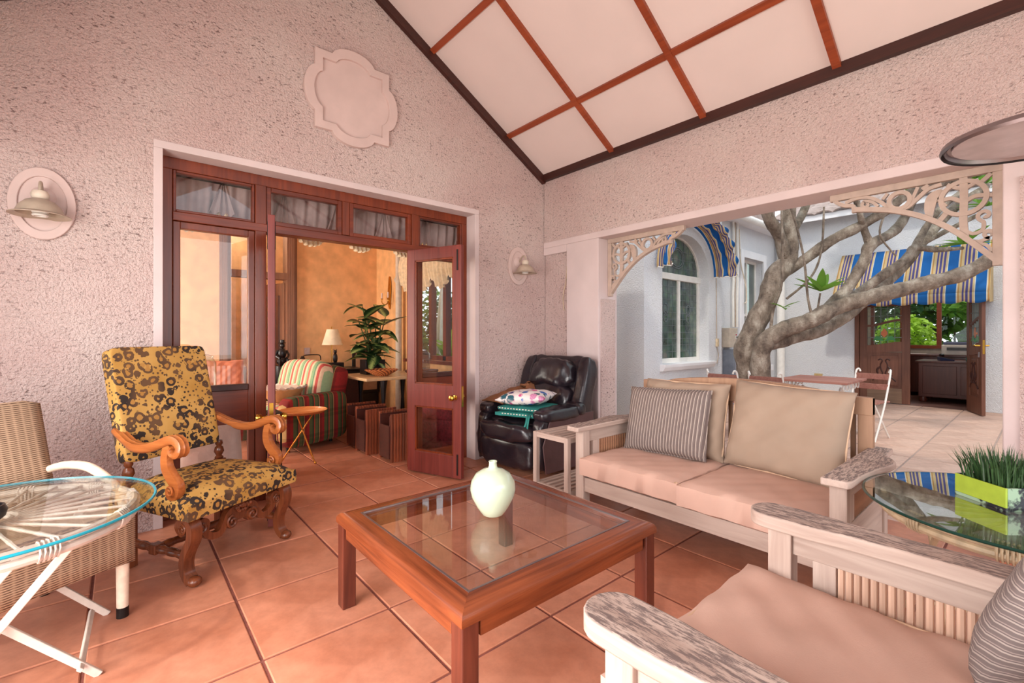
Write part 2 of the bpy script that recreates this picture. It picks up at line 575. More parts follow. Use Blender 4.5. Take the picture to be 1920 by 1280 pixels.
M['table_glass'] = thin_glass('table_glass', (0.95, 0.97, 0.96, 1), 1.0, 1.5)
M['dark_glass'] = thin_glass('smoked_green_glass', (0.62, 0.68, 0.64, 1), 1.9, 1.55)
M['jar_glass'] = thin_glass('jar_glass', (0.93, 0.96, 0.96, 1), 1.6, 1.5)
M['teal_edge'] = plain('teal_glass_edge', srgb(26, 148, 168), 0.15, var=0.2, scale=5)
M['green_edge'] = plain('green_glass_edge', srgb(20, 62, 52), 0.15, var=0.2, scale=5)
# ------------------------------------------------------------------ the setting
YA, XB, XL = 3.74, 3.672, -0.745          # face of the back wall, of the courtyard side wall, of the garden side wall
YE = -3.2                                  # open gable end behind the viewer
EAVE, SL = 3.03, 0.577
XR = (XB + XL) / 2
def zc(x):
    return EAVE + min(XB - x, x - XL) * SL
GX, GY, TP = 0.417, 1.967, 0.5225         # tile grid
xz = lambda y: (lambda a, b, t: (a, t, b))
def xzp(mb, poly, y0, y1):
    return mb.prism(poly, y0, y1, lambda a, b, t: (a, t, b))
def yzp(mb, poly, x0, x1):
    return mb.prism(poly, x0, x1, lambda a, b, t: (t, a, b))

# back wall with the french door opening
mb = MB()
OX0, OX1, OZ = 0.163, 2.757, 2.515
xzp(mb, [(XL - 0.3, 0), (OX0, 0), (OX0, zc(OX0) + 0.1), (XL - 0.3, EAVE + 0.05)], YA, YA + 0.3)
xzp(mb, [(OX1, 0), (XB + 0.3, 0), (XB + 0.3, EAVE + 0.05), (XB, zc(XB) + 0.1), (OX1, zc(OX1) + 0.1)], YA, YA + 0.3)
xzp(mb, [(OX0, OZ), (OX1, OZ), (OX1, zc(OX1) + 0.1), (XR, zc(XR) + 0.1), (OX0, zc(OX0) + 0.1)], YA, YA + 0.3)
struct(mb.build('wall_back', M['roughcast'], smooth=0))
mb = MB()
mb.bb((OX0, YA - 0.006, 0), (0.212, YA + 0.3, 2.465)).bb((2.706, YA - 0.006, 0), (OX1, YA + 0.3, 2.465)).bb((OX0, YA - 0.006, 2.465), (OX1, YA + 0.3, OZ))
struct(mb.build('trim_1', M['plaster'], smooth=0, bevel=0.004), 'smooth plaster surround of the french door opening')

# courtyard side wall: deep beam, left pier with recessed panel, right pier
WR = sroot('wall_right')
MB().bb((XB, YE, 2.30), (XB + 0.3, YA - 0.008, EAVE + 0.12)).build('upper_wall', M['roughcast'], WR, 0)
MB().bb((XB - 0.006, YE, 2.235), (XB + 0.3, YA - 0.002, 2.30)).build('beam', M['plaster'], WR, 0, 0.006)
mb = MB().bb((XB - 0.006, 2.95, 0), (XB + 0.3, 3.383, 2.235))
mb.bb((XB - 0.006, 3.383, 2.155), (XB + 0.3, YA - 0.002, 2.235))
mb.build('pier', M['plaster'], WR, 0, 0.006)
MB().bb((XB + 0.02, 3.383, 0), (XB + 0.29, YA - 0.007, 2.155)).build('recessed_panel', M['roughcast'], WR, 0)
MB().bb((XB + 0.03, 2.942, 0), (XB + 0.26, 2.96, 1.62)).build('jamb_panel', M['roughcast'], WR, 0)
MB().bb((XB - 0.006, -0.25, 0), (XB + 0.3, 0.164, 2.235)).build('pier', M['plaster'], WR, 0, 0.006)
MB().bb((XB - 0.016, -0.24, 0), (XB + 0.0, 0.10, 2.1)).build('pier_panel', M['roughcast'], WR, 0)
# garden side wall mirrors it, outside the view
WL = sroot('wall_left')
MB().bb((XL - 0.3, YE, 2.30), (XL, YA, EAVE + 0.12)).build('upper_wall', M['roughcast'], WL, 0)
MB().bb((XL - 0.3, YE, 2.235), (XL + 0.006, YA - 0.002, 2.30)).build('beam', M['plaster'], WL, 0, 0.006)
MB().bb((XL - 0.3, 3.35, 0), (XL + 0.006, YA - 0.002, 2.235)).build('pier', M['plaster'], WL, 0, 0.006)

# sloping ceiling: slab, white boards, battens, dark edge trim
CE = sroot('ceiling')
mb = MB()
xzp(mb, [(XB + 0.5, EAVE - 0.5 * SL + 0.1), (XB + 0.5, EAVE - 0.5 * SL + 0.2), (XR, zc(XR) + 0.2), (XR, zc(XR) + 0.1)], YE - 0.3, YA)
xzp(mb, [(XL - 0.5, EAVE - 0.5 * SL + 0.1), (XL - 0.5, EAVE - 0.5 * SL + 0.2), (XR, zc(XR) + 0.2), (XR, zc(XR) + 0.1)], YE - 0.3, YA)
mb.build('roof_slab', M['dark_trim'], CE, 0)
NRM = 1 / math.sqrt(1 + SL * SL)
def cpt(sd, u, y, off):
    """point on the ceiling: sd side (+1 courtyard slope), u = horizontal distance from the eave wall"""
    x = (XB - u) if sd > 0 else (XL + u)
    return (x, y, EAVE + u * SL - off / NRM)
US = [0.0, 0.563, 1.478, (XB - XL) / 2]
YS = [YA, 2.755, 1.835, 0.915, -0.005, -0.925, -1.845, YE]
for sd in (1, -1):
    for i in range(3):
        for j in range(len(YS) - 1):
            u0, u1, y0, y1 = US[i] + 0.004, US[i + 1] - 0.004, YS[j] - 0.004, YS[j + 1] + 0.004
            vs = [cpt(sd, u0, y0, 0), cpt(sd, u1, y0, 0), cpt(sd, u1, y1, 0), cpt(sd, u0, y1, 0)]
            vs += [(a, b, c + 0.05) for a, b, c in vs]
            MB().add(vs, [(0, 1, 2, 3), (7, 6, 5, 4), (0, 4, 5, 1), (1, 5, 6, 2), (2, 6, 7, 3), (3, 7, 4, 0)]).build('panel', M['panel'], CE, 0)
    for u in US[1:3]:
        for j in range(len(YS) - 1):
            a, b = cpt(sd, u, YS[j], 0.008), cpt(sd, u, YS[j + 1], 0.008)
            MB().bar(a, b, 0.05, 0.03, (sd * SL, 0, 1)).build('batten', M['batten'], CE, 0)
    for y in YS[1:-1]:
        for i in range(3):
            a, b = cpt(sd, US[i], y, 0.012), cpt(sd, US[i + 1], y, 0.012)
            MB().bar(a, b, 0.05, 0.034, (0, 0, 1)).build('batten', M['batten'], CE, 0)
    mb = MB()
    x0, x1 = (XB - 0.05, XB - 0.002) if sd > 0 else (XL + 0.002, XL + 0.05)
    mb.bb((x0, YE, EAVE - 0.045), (x1, YA - 0.045, EAVE + 0.07))
    mb.build('edge_trim', M['dark_trim'], CE, 0)
    a, b = cpt(sd, 0, YA - 0.024, 0.02), cpt(sd, US[3], YA - 0.024, 0.02)
    MB().bar(a, b, 0.044, 0.11, (0, 0, 1)).build('edge_trim', M['dark_trim'], CE, 0)
MB().bb((XR - 0.05, YE, zc(XR) - 0.12), (XR + 0.05, YA, zc(XR) + 0.02)).build('ridge_beam', M['dark_trim'], CE, 0)

# tiled floors
def tiled(name, label, x0, x1, y0, y1, tm, mm, gap=0.012, skip=None, gx=GX, gy=GY, tp=TP):
    root = sroot(name, label)
    MB().bb((x0, y0, -0.12), (x1, y1, -0.007)).build('mortar_bed', mm, root, 0)
    full = None
    kx0, kx1 = math.floor((x0 - gx) / tp), math.ceil((x1 - gx) / tp)
    ky0, ky1 = math.floor((y0 - gy) / tp), math.ceil((y1 - gy) / tp)
    for i in range(kx0, kx1):
        for j in range(ky0, ky1):
            ax, bx = max(gx + i * tp + gap / 2, x0), min(gx + (i + 1) * tp - gap / 2, x1)
            ay, by = max(gy + j * tp + gap / 2, y0), min(gy + (j + 1) * tp - gap / 2, y1)
            if bx - ax < 0.02 or by - ay < 0.02:
                continue
            w, d = bx - ax, by - ay
            cx, cy = (ax + bx) / 2, (ay + by) / 2
            if skip and skip(cx, cy):
                continue
            isf = abs(w - (tp - gap)) < 1e-4 and abs(d - (tp - gap)) < 1e-4
            if isf and full:
                me = full
            else:
                q = MB()
                e = 0.004
                vs = [(-w / 2, -d / 2, -0.02), (w / 2, -d / 2, -0.02), (w / 2, d / 2, -0.02), (-w / 2, d / 2, -0.02), (-w / 2, -d / 2, -0.003), (w / 2, -d / 2, -0.003), (w / 2, d / 2, -0.003), (-w / 2, d / 2, -0.003),
                      (-w / 2 + e, -d / 2 + e, 0), (w / 2 - e, -d / 2 + e, 0), (w / 2 - e, d / 2 - e, 0), (-w / 2 + e, d / 2 - e, 0)]
                q.add(vs, [(3, 2, 1, 0), (0, 1, 5, 4), (1, 2, 6, 5), (2, 3, 7, 6), (3, 0, 4, 7), (4, 5, 9, 8), (5, 6, 10, 9), (6, 7, 11, 10), (7, 4, 8, 11), (8, 9, 10, 11)])
                me = q.mesh('tile', 0)
                if isf:
                    full = me
            o = link('tile', me, tm, root)
            o.location = (cx, cy, random.uniform(-0.0008, 0))
    return root
tiled('floor', 'terracotta tiled veranda floor', XL - 0.3, XB + 0.3, -1.7, YA + 0.3, M['tile'], M['mortar'])
struct(MB().bb((XL - 0.3, YE, -0.12), (XB + 0.3, -1.7, -0.004)).build('floor_edge', M['tile'], None, 0))
tiled('floor_living_room', 'terracotta tiled living room floor', -1.5, 3.15, YA + 0.3, 8.6, M['tile'], M['mortar'])
tiled('floor_courtyard', 'pale tiled courtyard floor', XB + 0.3, 10.73, -2.6, 3.74, M['tile_out'], M['mortar_out'], 0.016, lambda x, y: 5.0 < x < 7.1 and y > 3.35)
struct(MB().bb((-30, -30, -0.3), (60, 50, -0.13)).build('ground', plain('grass_ground', srgb(86, 110, 52), 0.95, var=0.3, scale=4), None, 0))

# living room shell
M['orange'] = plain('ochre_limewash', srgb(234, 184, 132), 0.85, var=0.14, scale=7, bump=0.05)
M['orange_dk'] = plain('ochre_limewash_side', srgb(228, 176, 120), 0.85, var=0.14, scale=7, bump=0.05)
M['arch_wood'] = wood('architrave_wood', srgb(122, 84, 66), srgb(166, 120, 94), 0.5, 2)
YB2, LC = 7.05, 3.35
mb = MB().bb((-1.7, YB2, 0), (1.10, YB2 + 0.2, LC)).bb((1.85, YB2, 0), (3.35, YB2 + 0.2, LC)).bb((1.10, YB2, 3.19), (1.85, YB2 + 0.2, LC))
struct(mb.build('wall_living_back', M['orange'], None, 0))
mb = MB().bb((-1.7, 4.04, 0), (-1.5, 5.45, LC)).bb((-1.7, 6.85, 0), (-1.5, YB2, LC)).bb((-1.7, 5.45, 0), (-1.5, 6.85, 0.5)).bb((-1.7, 5.45, 2.4), (-1.5, 6.85, LC))
struct(mb.build('wall_living_left', M['orange'], None, 0))
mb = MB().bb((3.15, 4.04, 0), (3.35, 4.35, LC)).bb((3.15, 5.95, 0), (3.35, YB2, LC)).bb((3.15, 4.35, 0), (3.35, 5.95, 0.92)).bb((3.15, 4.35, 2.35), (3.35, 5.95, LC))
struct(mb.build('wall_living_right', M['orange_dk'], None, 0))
struct(MB().bb((-1.7, 4.04, LC), (3.35, 8.8, LC + 0.1)).build('ceiling_living_room', M['panel'], None, 0))
mb = MB().bb((-0.2, 8.6, 0), (3.35, 8.8, LC)).bb((-0.4, YB2 + 0.2, 0), (-0.2, 8.8, LC)).bb((3.15, YB2 + 0.2, 0), (3.35, 8.8, LC))
struct(mb.build('wall_far_room', M['orange'], None, 0))
# tall door case in the living room back wall, with light over it
D3 = sroot('door_3', 'tall timber door case in the ochre back wall')
for x in (1.05, 1.87):
    q = MB()
    for k, (w, t) in enumerate(((0.13, 0.03), (0.085, 0.05), (0.04, 0.065))):
        q.bb((x - w / 2, YB2 - t, 0), (x + w / 2, YB2 + 0.2, 3.2 + k * 0.01))
    q.build('architrave', M['arch_wood'], D3, 0)
MB().bb((1.0, YB2 - 0.05, 3.19), (1.92, YB2 + 0.2, 3.3)).build('header', M['arch_wood'], D3, 0)
MB().bb((1.1, YB2 - 0.02, 2.04), (1.82, YB2 + 0.14, 2.13)).build('transom_bar', M['arch_wood'], D3, 0)
MB().bb((1.12, YB2 + 0.04, 2.13), (1.8, YB2 + 0.048, 3.19)).build('pane', M['glass'], D3, 0)
q = MB()
MT = Matrix.Rotation(R(-72), 3, 'Z')
q.box((1.70, YB2 + 0.42, 1.0), (0.72, 0.04, 2.0), MT)
o = q.build('door_leaf', M['arch_wood'], D3, 0)
MB().box((1.685, YB2 + 0.42, 1.35), (0.5, 0.05, 0.95), MT).build('pane', M['steel'], D3, 0)
# garden window of the living room
W1 = sroot('window_1', 'timber garden window of the living room')
mb = MB()
for y in (4.35, 4.72, 5.06, 5.42, 5.91):
    mb.bb((3.2, y, 0.92), (3.28, y + 0.07, 2.35))
mb.bb((3.2, 4.42, 0.92), (3.279, 5.91, 0.98)).bb((3.2, 4.42, 2.29), (3.279, 5.91, 2.35)).bb((3.08, 4.3, 0.88), (3.2, 6.0, 0.92))
mb.build('window_frame', M['mahogany'], W1, 0)
for (a, b) in ((4.42, 4.72), (4.79, 5.06), (5.13, 5.42), (5.49, 5.91)):
    MB().bb((3.235, a, 0.98), (3.24, b, 2.29)).build('pane', M['glass'], W1, 0)
W4 = sroot('window_4', 'garden window on the living room left side')
mb = MB()
for y in (5.45, 6.1, 6.78):
    mb.bb((-1.66, y, 0.5), (-1.58, y + 0.07, 2.4))
mb.bb((-1.66, 5.45, 0.5), (-1.58, 6.85, 0.56)).bb((-1.66, 5.45, 2.34), (-1.58, 6.85, 2.4))
mb.build('window_frame', M['mahogany'], W4, 0)
struct(MB().lathe([(0.06, 0), (0.06, 0.08), (0.045, 0.1), (0.045, 2.0), (0.07, 2.05), (0.045, 2.1), (0.045, 2.4), (0.075, 2.5), (0.06, LC)], 14, (3.06, 6.1, 0)).build('trim_2', M['cream_paint']), 'slender cream turned pilaster by the garden window')

# courtyard walls
BX0, BX1, BY, BH = 5.0, 7.1, 3.3, 3.6
WX0, WX1, WS, WSP, WAP = 5.42, 6.69, 0.86, 2.12, 2.66
def arch(n=14, grow=0.0):
    cx, hw = (WX0 + WX1) / 2, (WX1 - WX0) / 2 + grow
    return [(cx - hw * math.cos(PI * i / n), WSP + (WAP - WSP + grow) * math.sin(PI * i / n) ** 0.9) for i in range(n + 1)]
mb = MB()
xzp(mb, [(BX0, 0), (WX0, 0), (WX0, BH), (BX0, BH)], BY, BY + 0.3)
xzp(mb, [(WX1, 0), (BX1, 0), (BX1, BH), (WX1, BH)], BY, BY + 0.3)
xzp(mb, [(WX0, 0), (WX1, 0), (WX1, WS), (WX0, WS)], BY, BY + 0.3)
ar = arch()
for i in range(len(ar) - 1):
    a, b = ar[i], ar[i + 1]
    xzp(mb, [a, b, (b[0], BH), (a[0], BH)], BY, BY + 0.3)
mb.bb((BX0, BY + 0.3, 0), (BX0 + 0.2, 6.0, BH)).bb((BX1 - 0.2, BY + 0.3, 0), (BX1, 4.2, BH)).bb((BX0, 6.0, 0), (BX1, 6.2, BH)).bb((BX0, BY, BH), (BX1, 6.2, BH + 0.15))
struct(mb.build('wall_bay', M['roughcast_out'], None, 0))
W2X0, W2X1, W2Z0, W2Z1 = 8.92, 9.82, 0.66, 2.72
mb = MB().bb((BX1, 3.74, 0), (W2X0, 4.0, 3.3)).bb((W2X1, 3.74, 0), (10.93, 4.0, 3.3)).bb((W2X0, 3.74, 0), (W2X1, 4.0, W2Z0)).bb((W2X0, 3.74, W2Z1), (W2X1, 4.0, 3.3)).bb((BX1, 4.0, 0), (10.93, 4.9, 0.1)).bb((BX1, 4.8, 0), (10.93, 4.9, 3.3))
struct(mb.build('wall_courtyard_left', M['roughcast_out'], None, 0))
FX = 10.73
DY0, DY1, DZ = 0.80, 2.42, 2.1
mb = MB().bb((FX, DY1, 0), (FX + 0.2, 4.0, 3.75)).bb((FX, -2.8, 0), (FX + 0.2, DY0, 3.75)).bb((FX, DY0, DZ), (FX + 0.2, DY1, 3.75))
struct(mb.build('wall_courtyard_far', M['roughcast_out'], None, 0))
struct(MB().bb((XB + 0.3, -2.8, 0), (FX, -2.6, 3.2)).build('wall_courtyard_right', M['roughcast_out'], None, 0))
# eaves: clay tile edge over the far wall, gutter and roof over the left wall
M['roof_tile'] = plain('grey_roof_tile', srgb(150, 132, 124), 0.85, var=0.25, scale=9, bump=0.2)
RF = sroot('roof', 'weathered tile eave over the far courtyard wall')
for k in range(22):
    y = -2.7 + k * 0.3
    q = MB()
    q.sweep([(FX - 0.32, y + 0.15, 3.62), (FX + 1.6, y + 0.15, 4.4)], [(-0.155, 0), (-0.1, 0.045), (0, 0.065), (0.1, 0.045), (0.155, 0), (0.1, 0.02), (0, 0.04), (-0.1, 0.02)])
    q.build('roof_tile', M['roof_tile'], RF)
MB().bb((FX - 0.28, -2.75, 3.52), (FX - 0.24, 3.9, 3.63)).build('fascia', M['plaster_out'], RF, 0)
RF2 = sroot('roof_left', 'white fascia and gutter over the left courtyard wall')
MB().bb((BX1, 3.46, 3.3), (10.93, 4.2, 3.36)).build('soffit', M['plaster_out'], RF2, 0)
MB().tube([(BX1 + 0.02, 3.48, 3.33), (10.6, 3.48, 3.33)], 0.06, 10).build('gutter', M['white_metal'], RF2)
mb = MB()
xzp(mb, [(BX1, 3.36), (10.93, 3.36), (10.93, 4.0), (BX1, 4.0)], 3.9, 4.0)
mb.build('roof_slope', M['roof_tile'], RF2, 0)

# office behind the courtyard doors
M['office_wall'] = plain('office_wall', srgb(196, 186, 176), 0.8)
mb = MB().bb((FX + 0.2, 3.0, 0), (13.6, 3.2, 2.8)).bb((FX + 0.2, -0.8, 0), (13.6, -0.6, 2.8)).bb((FX + 0.2, -0.8, 2.7), (13.8, 3.2, 2.8))
mb.bb((13.6, -0.8, 0), (13.8, 3.2, 0.98)).bb((13.6, -0.8, 2.3), (13.8, 3.2, 2.8)).bb((13.6, 2.75, 0.98), (13.8, 3.2, 2.3)).bb((13.6, -0.8, 0.98), (13.8, 0.2, 2.3))
struct(mb.build('wall_office', M['office_wall'], None, 0))
struct(MB().bb((FX + 0.0, -0.8, -0.12), (13.8, 3.2, -0.002)).build('floor_office', plain('office_floor', srgb(120, 84, 76), 0.4), None, 0))
W3 = sroot('window_3', 'timber office window looking on the garden')
mb = MB()
for y in (0.2, 0.86, 1.52, 2.14, 2.69):
    mb.bb((13.6, y, 0.98), (13.68, y + 0.075, 2.3))
mb.bb((13.56, 0.2, 0.96), (13.68, 2.75, 1.03)).bb((13.6, 0.2, 2.23), (13.68, 2.75, 2.3))
mb.build('window_frame', M['batten'], W3, 0)
for (a, b) in ((0.275, 0.86), (0.935, 1.52), (1.595, 2.14), (2.215, 2.69)):
    MB().bb((13.63, a, 1.03), (13.636, b, 2.23)).build('pane', M['glass'], W3, 0)

CL = thing('office_fill_lamp', 'small round fill lamp added on the office ceiling', 'fill lamp', (12.2, 1.3, 2.7))  # unseen lamp and shade, added to brighten the dim office
MB().lathe([(0.16, 0.0), (0.16, -0.03), (0.10, -0.07), (0.0005, -0.085)], 20, cap=False).build('shade', M['white_metal'], CL)
_pl = bpy.data.lights.new('office_fill_light', 'POINT')
_pl.energy, _pl.color, _pl.shadow_soft_size = 22, (1.0, 0.9, 0.78), 0.1
_po = bpy.data.objects.new('office_fill_light', _pl)
_po.location = (0, 0, -0.2)
_po.parent = CL
COL.objects.link(_po)

HL = thing('hall_fill_lamp', 'small round fill lamp added on the ceiling of the room behind', 'fill lamp', (1.2, 7.95, LC))  # added out of view so the closed far room gets light
MB().lathe([(0.16, 0.0), (0.16, -0.03), (0.10, -0.07), (0.0005, -0.085)], 20, cap=False).build('shade', M['white_metal'], HL)
_pl = bpy.data.lights.new('hall_fill_light', 'POINT')
_pl.energy, _pl.color, _pl.shadow_soft_size = 30, (1.0, 0.88, 0.72), 0.1
_po = bpy.data.objects.new('hall_fill_light', _pl)
_po.location = (0, 0, -0.2)
_po.parent = HL
COL.objects.link(_po)
# ------------------------------------------------------------------ french doors in the back wall
YF = 3.88
DR = sroot('door_1', 'mahogany french door frame with transom lights and side lights')
q = MB()
q.bb((0.212, YF, 0), (0.272, YF + 0.1, 2.385)).bb((2.646, YF, 0), (2.706, YF + 0.1, 2.385)).bb((0.212, YF, 2.385), (2.706, YF + 0.1, 2.465))
q.build('frame', M['mahogany'], DR, 0, 0.004)
for x in (0.772, 2.075):
    MB().bb((x, YF - 0.012, 0), (x + 0.075, YF + 0.09, 2.385)).build('mullion', M['mahogany'], DR, 0, 0.004)
MB().bb((1.428, YF - 0.004, 2.10), (1.49, YF + 0.09, 2.385)).build('mullion', M['mahogany'], DR, 0, 0.004)
MB().bb((0.272, YF - 0.016, 2.035), (2.646, YF + 0.09, 2.095)).build('transom_bar', M['mahogany_x'], DR, 0, 0.004)
def light(x0, x1, z0, z1, w, name, dep=0.02):
    q = MB()
    y0, y1 = YF + 0.0, YF + 0.055
    q.bb((x0, y0, z0), (x0 + w, y1, z1)).bb((x1 - w, y0, z0), (x1, y1, z1)).bb((x0 + w, y0, z0), (x1 - w, y1, z0 + w)).bb((x0 + w, y0, z1 - w), (x1 - w, y1, z1))
    f = q.build(name, M['mahogany_x'], DR, 0, 0.004)
    MB().bb((x0 + w, y0 + dep + 0.004, z0 + w), (x1 - w, y0 + dep + 0.008, z1 - w)).build('pane', M['glass'], f, 0)
    return f
light(0.274, 0.770, 2.097, 2.383, 0.018, 'transom_light')
light(0.849, 1.426, 2.097, 2.383, 0.034, 'transom_light')
light(1.492, 2.073, 2.097, 2.383, 0.034, 'transom_light')
light(2.152, 2.644, 2.097, 2.383, 0.018, 'transom_light')
for (x0, x1) in ((0.274, 0.770), (2.152, 2.644)):
    q = MB()
    w = 0.042
    q.bb((x0, YF, 0.0), (x0 + w, YF + 0.055, 2.033)).bb((x1 - w, YF, 0.0), (x1, YF + 0.055, 2.033))
    q.bb((x0 + w, YF, 1.985), (x1 - w, YF + 0.055, 2.033)).bb((x0 + w, YF, 0.0), (x1 - w, YF + 0.055, 0.14))
    f = q.build('side_light', M['mahogany'], DR, 0, 0.004)
    MB().bb((x0 + w, YF + 0.004, 0.60), (x1 - w, YF + 0.05, 0.86)).build('panel', M['mahogany_x'], f, 0, 0.004)
    MB().bb((x0 + w, YF - 0.012, 0.845), (x1 - w, YF + 0.052, 0.89)).build('sill_rail', M['dark_trim'], f, 0, 0.006)
    MB().bb((x0 + w, YF + 0.025, 0.89), (x1 - w, YF + 0.029, 1.985)).build('pane', M['glass'], f, 0)
    MB().bb((x0 + w, YF + 0.025, 0.14), (x1 - w, YF + 0.029, 0.60)).build('pane', M['glass'], f, 0)

def french_leaf(name, label, hinge, end, flip):
    """door leaf standing open: hinge and end are floor points"""
    hx, hy = hinge
    dx, dy = end[0] - hx, end[1] - hy
    L = math.hypot(dx, dy)
    t = thing(name, label, 'door', (hx, hy, 0.012), math.atan2(dy, dx))
    H, w, th = 2.02, 0.085, 0.042
    for x in (0, L - w):
        MB().bb((x, -th / 2, 0), (x + w, th / 2, H)).build('stile', M['leaf_red'], t, 0, 0.003)
    for (a, b) in ((0, 0.19), (0.60, 0.80), (H - 0.10, H)):
        MB().bb((w, -th / 2, a), (L - w, th / 2, b)).build('rail', M['leaf_red'], t, 0, 0.003)
    for (a, b) in ((0.19, 0.60), (0.80, H - 0.10)):
        q = MB()
        for sy in (-1, 1):
            y0, y1 = sorted((sy * 0.004, sy * 0.015))
            q.bb((w, y0, a), (w + 0.014, y1, b)).bb((L - w - 0.014, y0, a), (L - w, y1, b)).bb((w, y0, a), (L - w, y1, a + 0.014)).bb((w, y0, b - 0.014), (L - w, y1, b))
        q.build('bead', M['mahogany'], t, 0)
        MB().bb((w, -0.003, a), (L - w, 0.003, b)).build('pane', M['glass'], t, 0)
    k = MB()
    prof = [(0.022, 0), (0.022, 0.004), (0.009, 0.008), (0.009, 0.03), (0.022, 0.038), (0.027, 0.052), (0.022, 0.068), (0.005, 0.074)]
    for sy in (1, -1):
        k.lathe(prof, 14, (L - 0.06, sy * th / 2, 0.70), Matrix.Rotation(R(-90 * sy), 3, 'X'))
    k.build('knob', M['brass'], t, label='round brass knob')
    MB().bb((L - 0.002, -0.012, 0.62), (L + 0.003, 0.012, 0.80)).build('lock_plate', M['brass'], t, 0)
    for z in (0.03, H - 0.22):
        q = MB()
        for sy in (1, -1):
            q.bb((L - 0.045, sy * th / 2 - 0.004, z), (L - 0.03, sy * th / 2 + 0.004, z + 0.18))
        q.build('flush_bolt', M['iron'], t, 0)
    return t
french_leaf('door_leaf', 'red mahogany glazed door leaf standing open beside the black recliner', (2.035, 3.85), (2.245, 3.285), 1)
french_leaf('door_leaf', 'glazed door leaf seen edge-on behind the leopard armchair', (0.885, 3.85), (0.745, 3.27), 1)

# ------------------------------------------------------------------ plaster ornaments and lamps
def ogee(s):
    """quatrefoil cartouche outline: square points on the diagonal, lobes on the sides"""
    pts = []
    for k in range(4):
        a = k * PI / 2
        loc = [(0.80, -0.80), (0.80, -0.45)]
        lob = [(0.74 + 0.27 * math.cos(R(t)), 0.47 * math.sin(R(t))) for t in range(-75, 76, 15)]
        for (x, y) in loc + lob + [(0.80, 0.45)]:
            pts.append((s * (x * math.cos(a) - y * math.sin(a)), s * (x * math.sin(a) + y * math.cos(a))))
    return pts
CP = thing('wall_plaque', 'quatrefoil plaster plaque on the gable wall', 'wall ornament', (1.462, YA, 3.19))
def ringprism(mb, out, inn, y0, y1):
    n = len(out)
    vs = [(a, y0, b) for a, b in out] + [(a, y0, b) for a, b in inn] + [(a, y1, b) for a, b in out] + [(a, y1, b) for a, b in inn]
    fs = []
    for i in range(n):
        j = (i + 1) % n
        fs += [(i, j, n + j, n + i), (2 * n + i, 3 * n + i, 3 * n + j, 2 * n + j), (i, 2 * n + i, 2 * n + j, j), (n + i, n + j, 3 * n + j, 3 * n + i)]
    return mb.add(vs, fs)
ringprism(MB(), ogee(0.385), ogee(0.31), -0.034, 0.0).build('border', M['moulding'], CP, 30, 0.004)
xzp(MB(), ogee(0.315), -0.010, 0.0).build('field', M['moulding'], CP, 30)
def oval(a, b, n=36):
    return [(a * math.cos(2 * PI * i / n), b * math.sin(2 * PI * i / n)) for i in range(n)]
def wall_lamp(x, label, rz):
    t = thing('wall_lamp', label, 'wall lamp', (x, YA, 2.0), 0, 'enamel wall lamps on oval plaster plaques')
    b = ringprism(MB(), oval(0.139, 0.205), oval(0.10, 0.155), -0.022, 0).build('plaque', M['moulding'], t, 30, 0.004)
    xzp(MB(), oval(0.105, 0.16), -0.008, 0).build('plaque_field', M['moulding'], b, 30)
    MB().lathe([(0.055, 0), (0.055, 0.012), (0.035, 0.03), (0.012, 0.035)], 20, (0, 0, 0.04), Matrix.Rotation(R(90), 3, 'X')).build('wall_rose', M['moulding'], t)
    pth = smoothp([(0, -0.03, 0.04), (0, -0.06, 0.075), (0, -0.10, 0.10), (0, -0.13, 0.07), (0, -0.125, 0.035), (0, -0.105, 0.03)], 5)
    MB().tube(pth, 0.008, 8).build('arm', M['enamel'], t)
    MB().lathe([(0.03, 0.045), (0.038, 0.03), (0.038, 0.012), (0.03, 0.0)], 16, (0, -0.125, 0.0)).build('lamp_holder', M['cream_paint'], t)
    sh = MB()
    prof = [(0.036, 0.0), (0.06, -0.012), (0.085, -0.04), (0.10, -0.075), (0.128, -0.088), (0.128, -0.091), (0.097, -0.079), (0.082, -0.043), (0.058, -0.015), (0.036, -0.004)]
    sh.lathe(prof, 32, (0, -0.125, 0.0), cap=False)
    sh.build('shade', M['enamel'], t, 30)
    bl = MB()
    for k in range(3):
        bl.tube([(0.028 * math.cos(a), -0.125 + 0.028 * math.sin(a), -0.055 - 0.016 * k) for a in [2 * PI * i / 16 for i in range(16)]], 0.007, 6, True)
    bl.build('bulb', M['white_metal'], t)
    return t
wall_lamp(-0.335, 'enamel wall lamp on an oval plaque above the wicker chair', 0)
wall_lamp(3.275, 'enamel wall lamp on an oval plaque above the black recliner', 0)
PL = thing('pendant_lamp', 'wide grey metal pendant shade hanging at the right edge', 'pendant lamp', (2.86, 0.02, 2.05))
MB().lathe([(0.30, 0.0), (0.306, 0.012), (0.30, 0.03), (0.20, 0.045), (0.07, 0.06), (0.05, 0.10), (0.02, 0.11), (0.02, 0.10), (0.045, 0.05), (0.19, 0.038), (0.28, 0.025), (0.288, 0.008)], 40, cap=False).build('shade', M['steel'], PL, 40)
MB().lathe([(0.0005, 0.02), (0.265, 0.016), (0.265, 0.024), (0.0005, 0.028)], 36, cap=False).build('diffuser', plain('grey_diffuser', srgb(196, 186, 190), 0.3), PL, 30)
MB().tube([(0, 0, 0.10), (0, 0, zc(2.86) - 2.05 - 0.012)], 0.006, 6).build('flex', M['iron'], PL)
MB().lathe([(0.05, 0), (0.05, -0.02), (0.02, -0.045)], 16, (0, 0, zc(2.86) - 2.05 + 0.005)).build('ceiling_rose', M['steel'], PL)

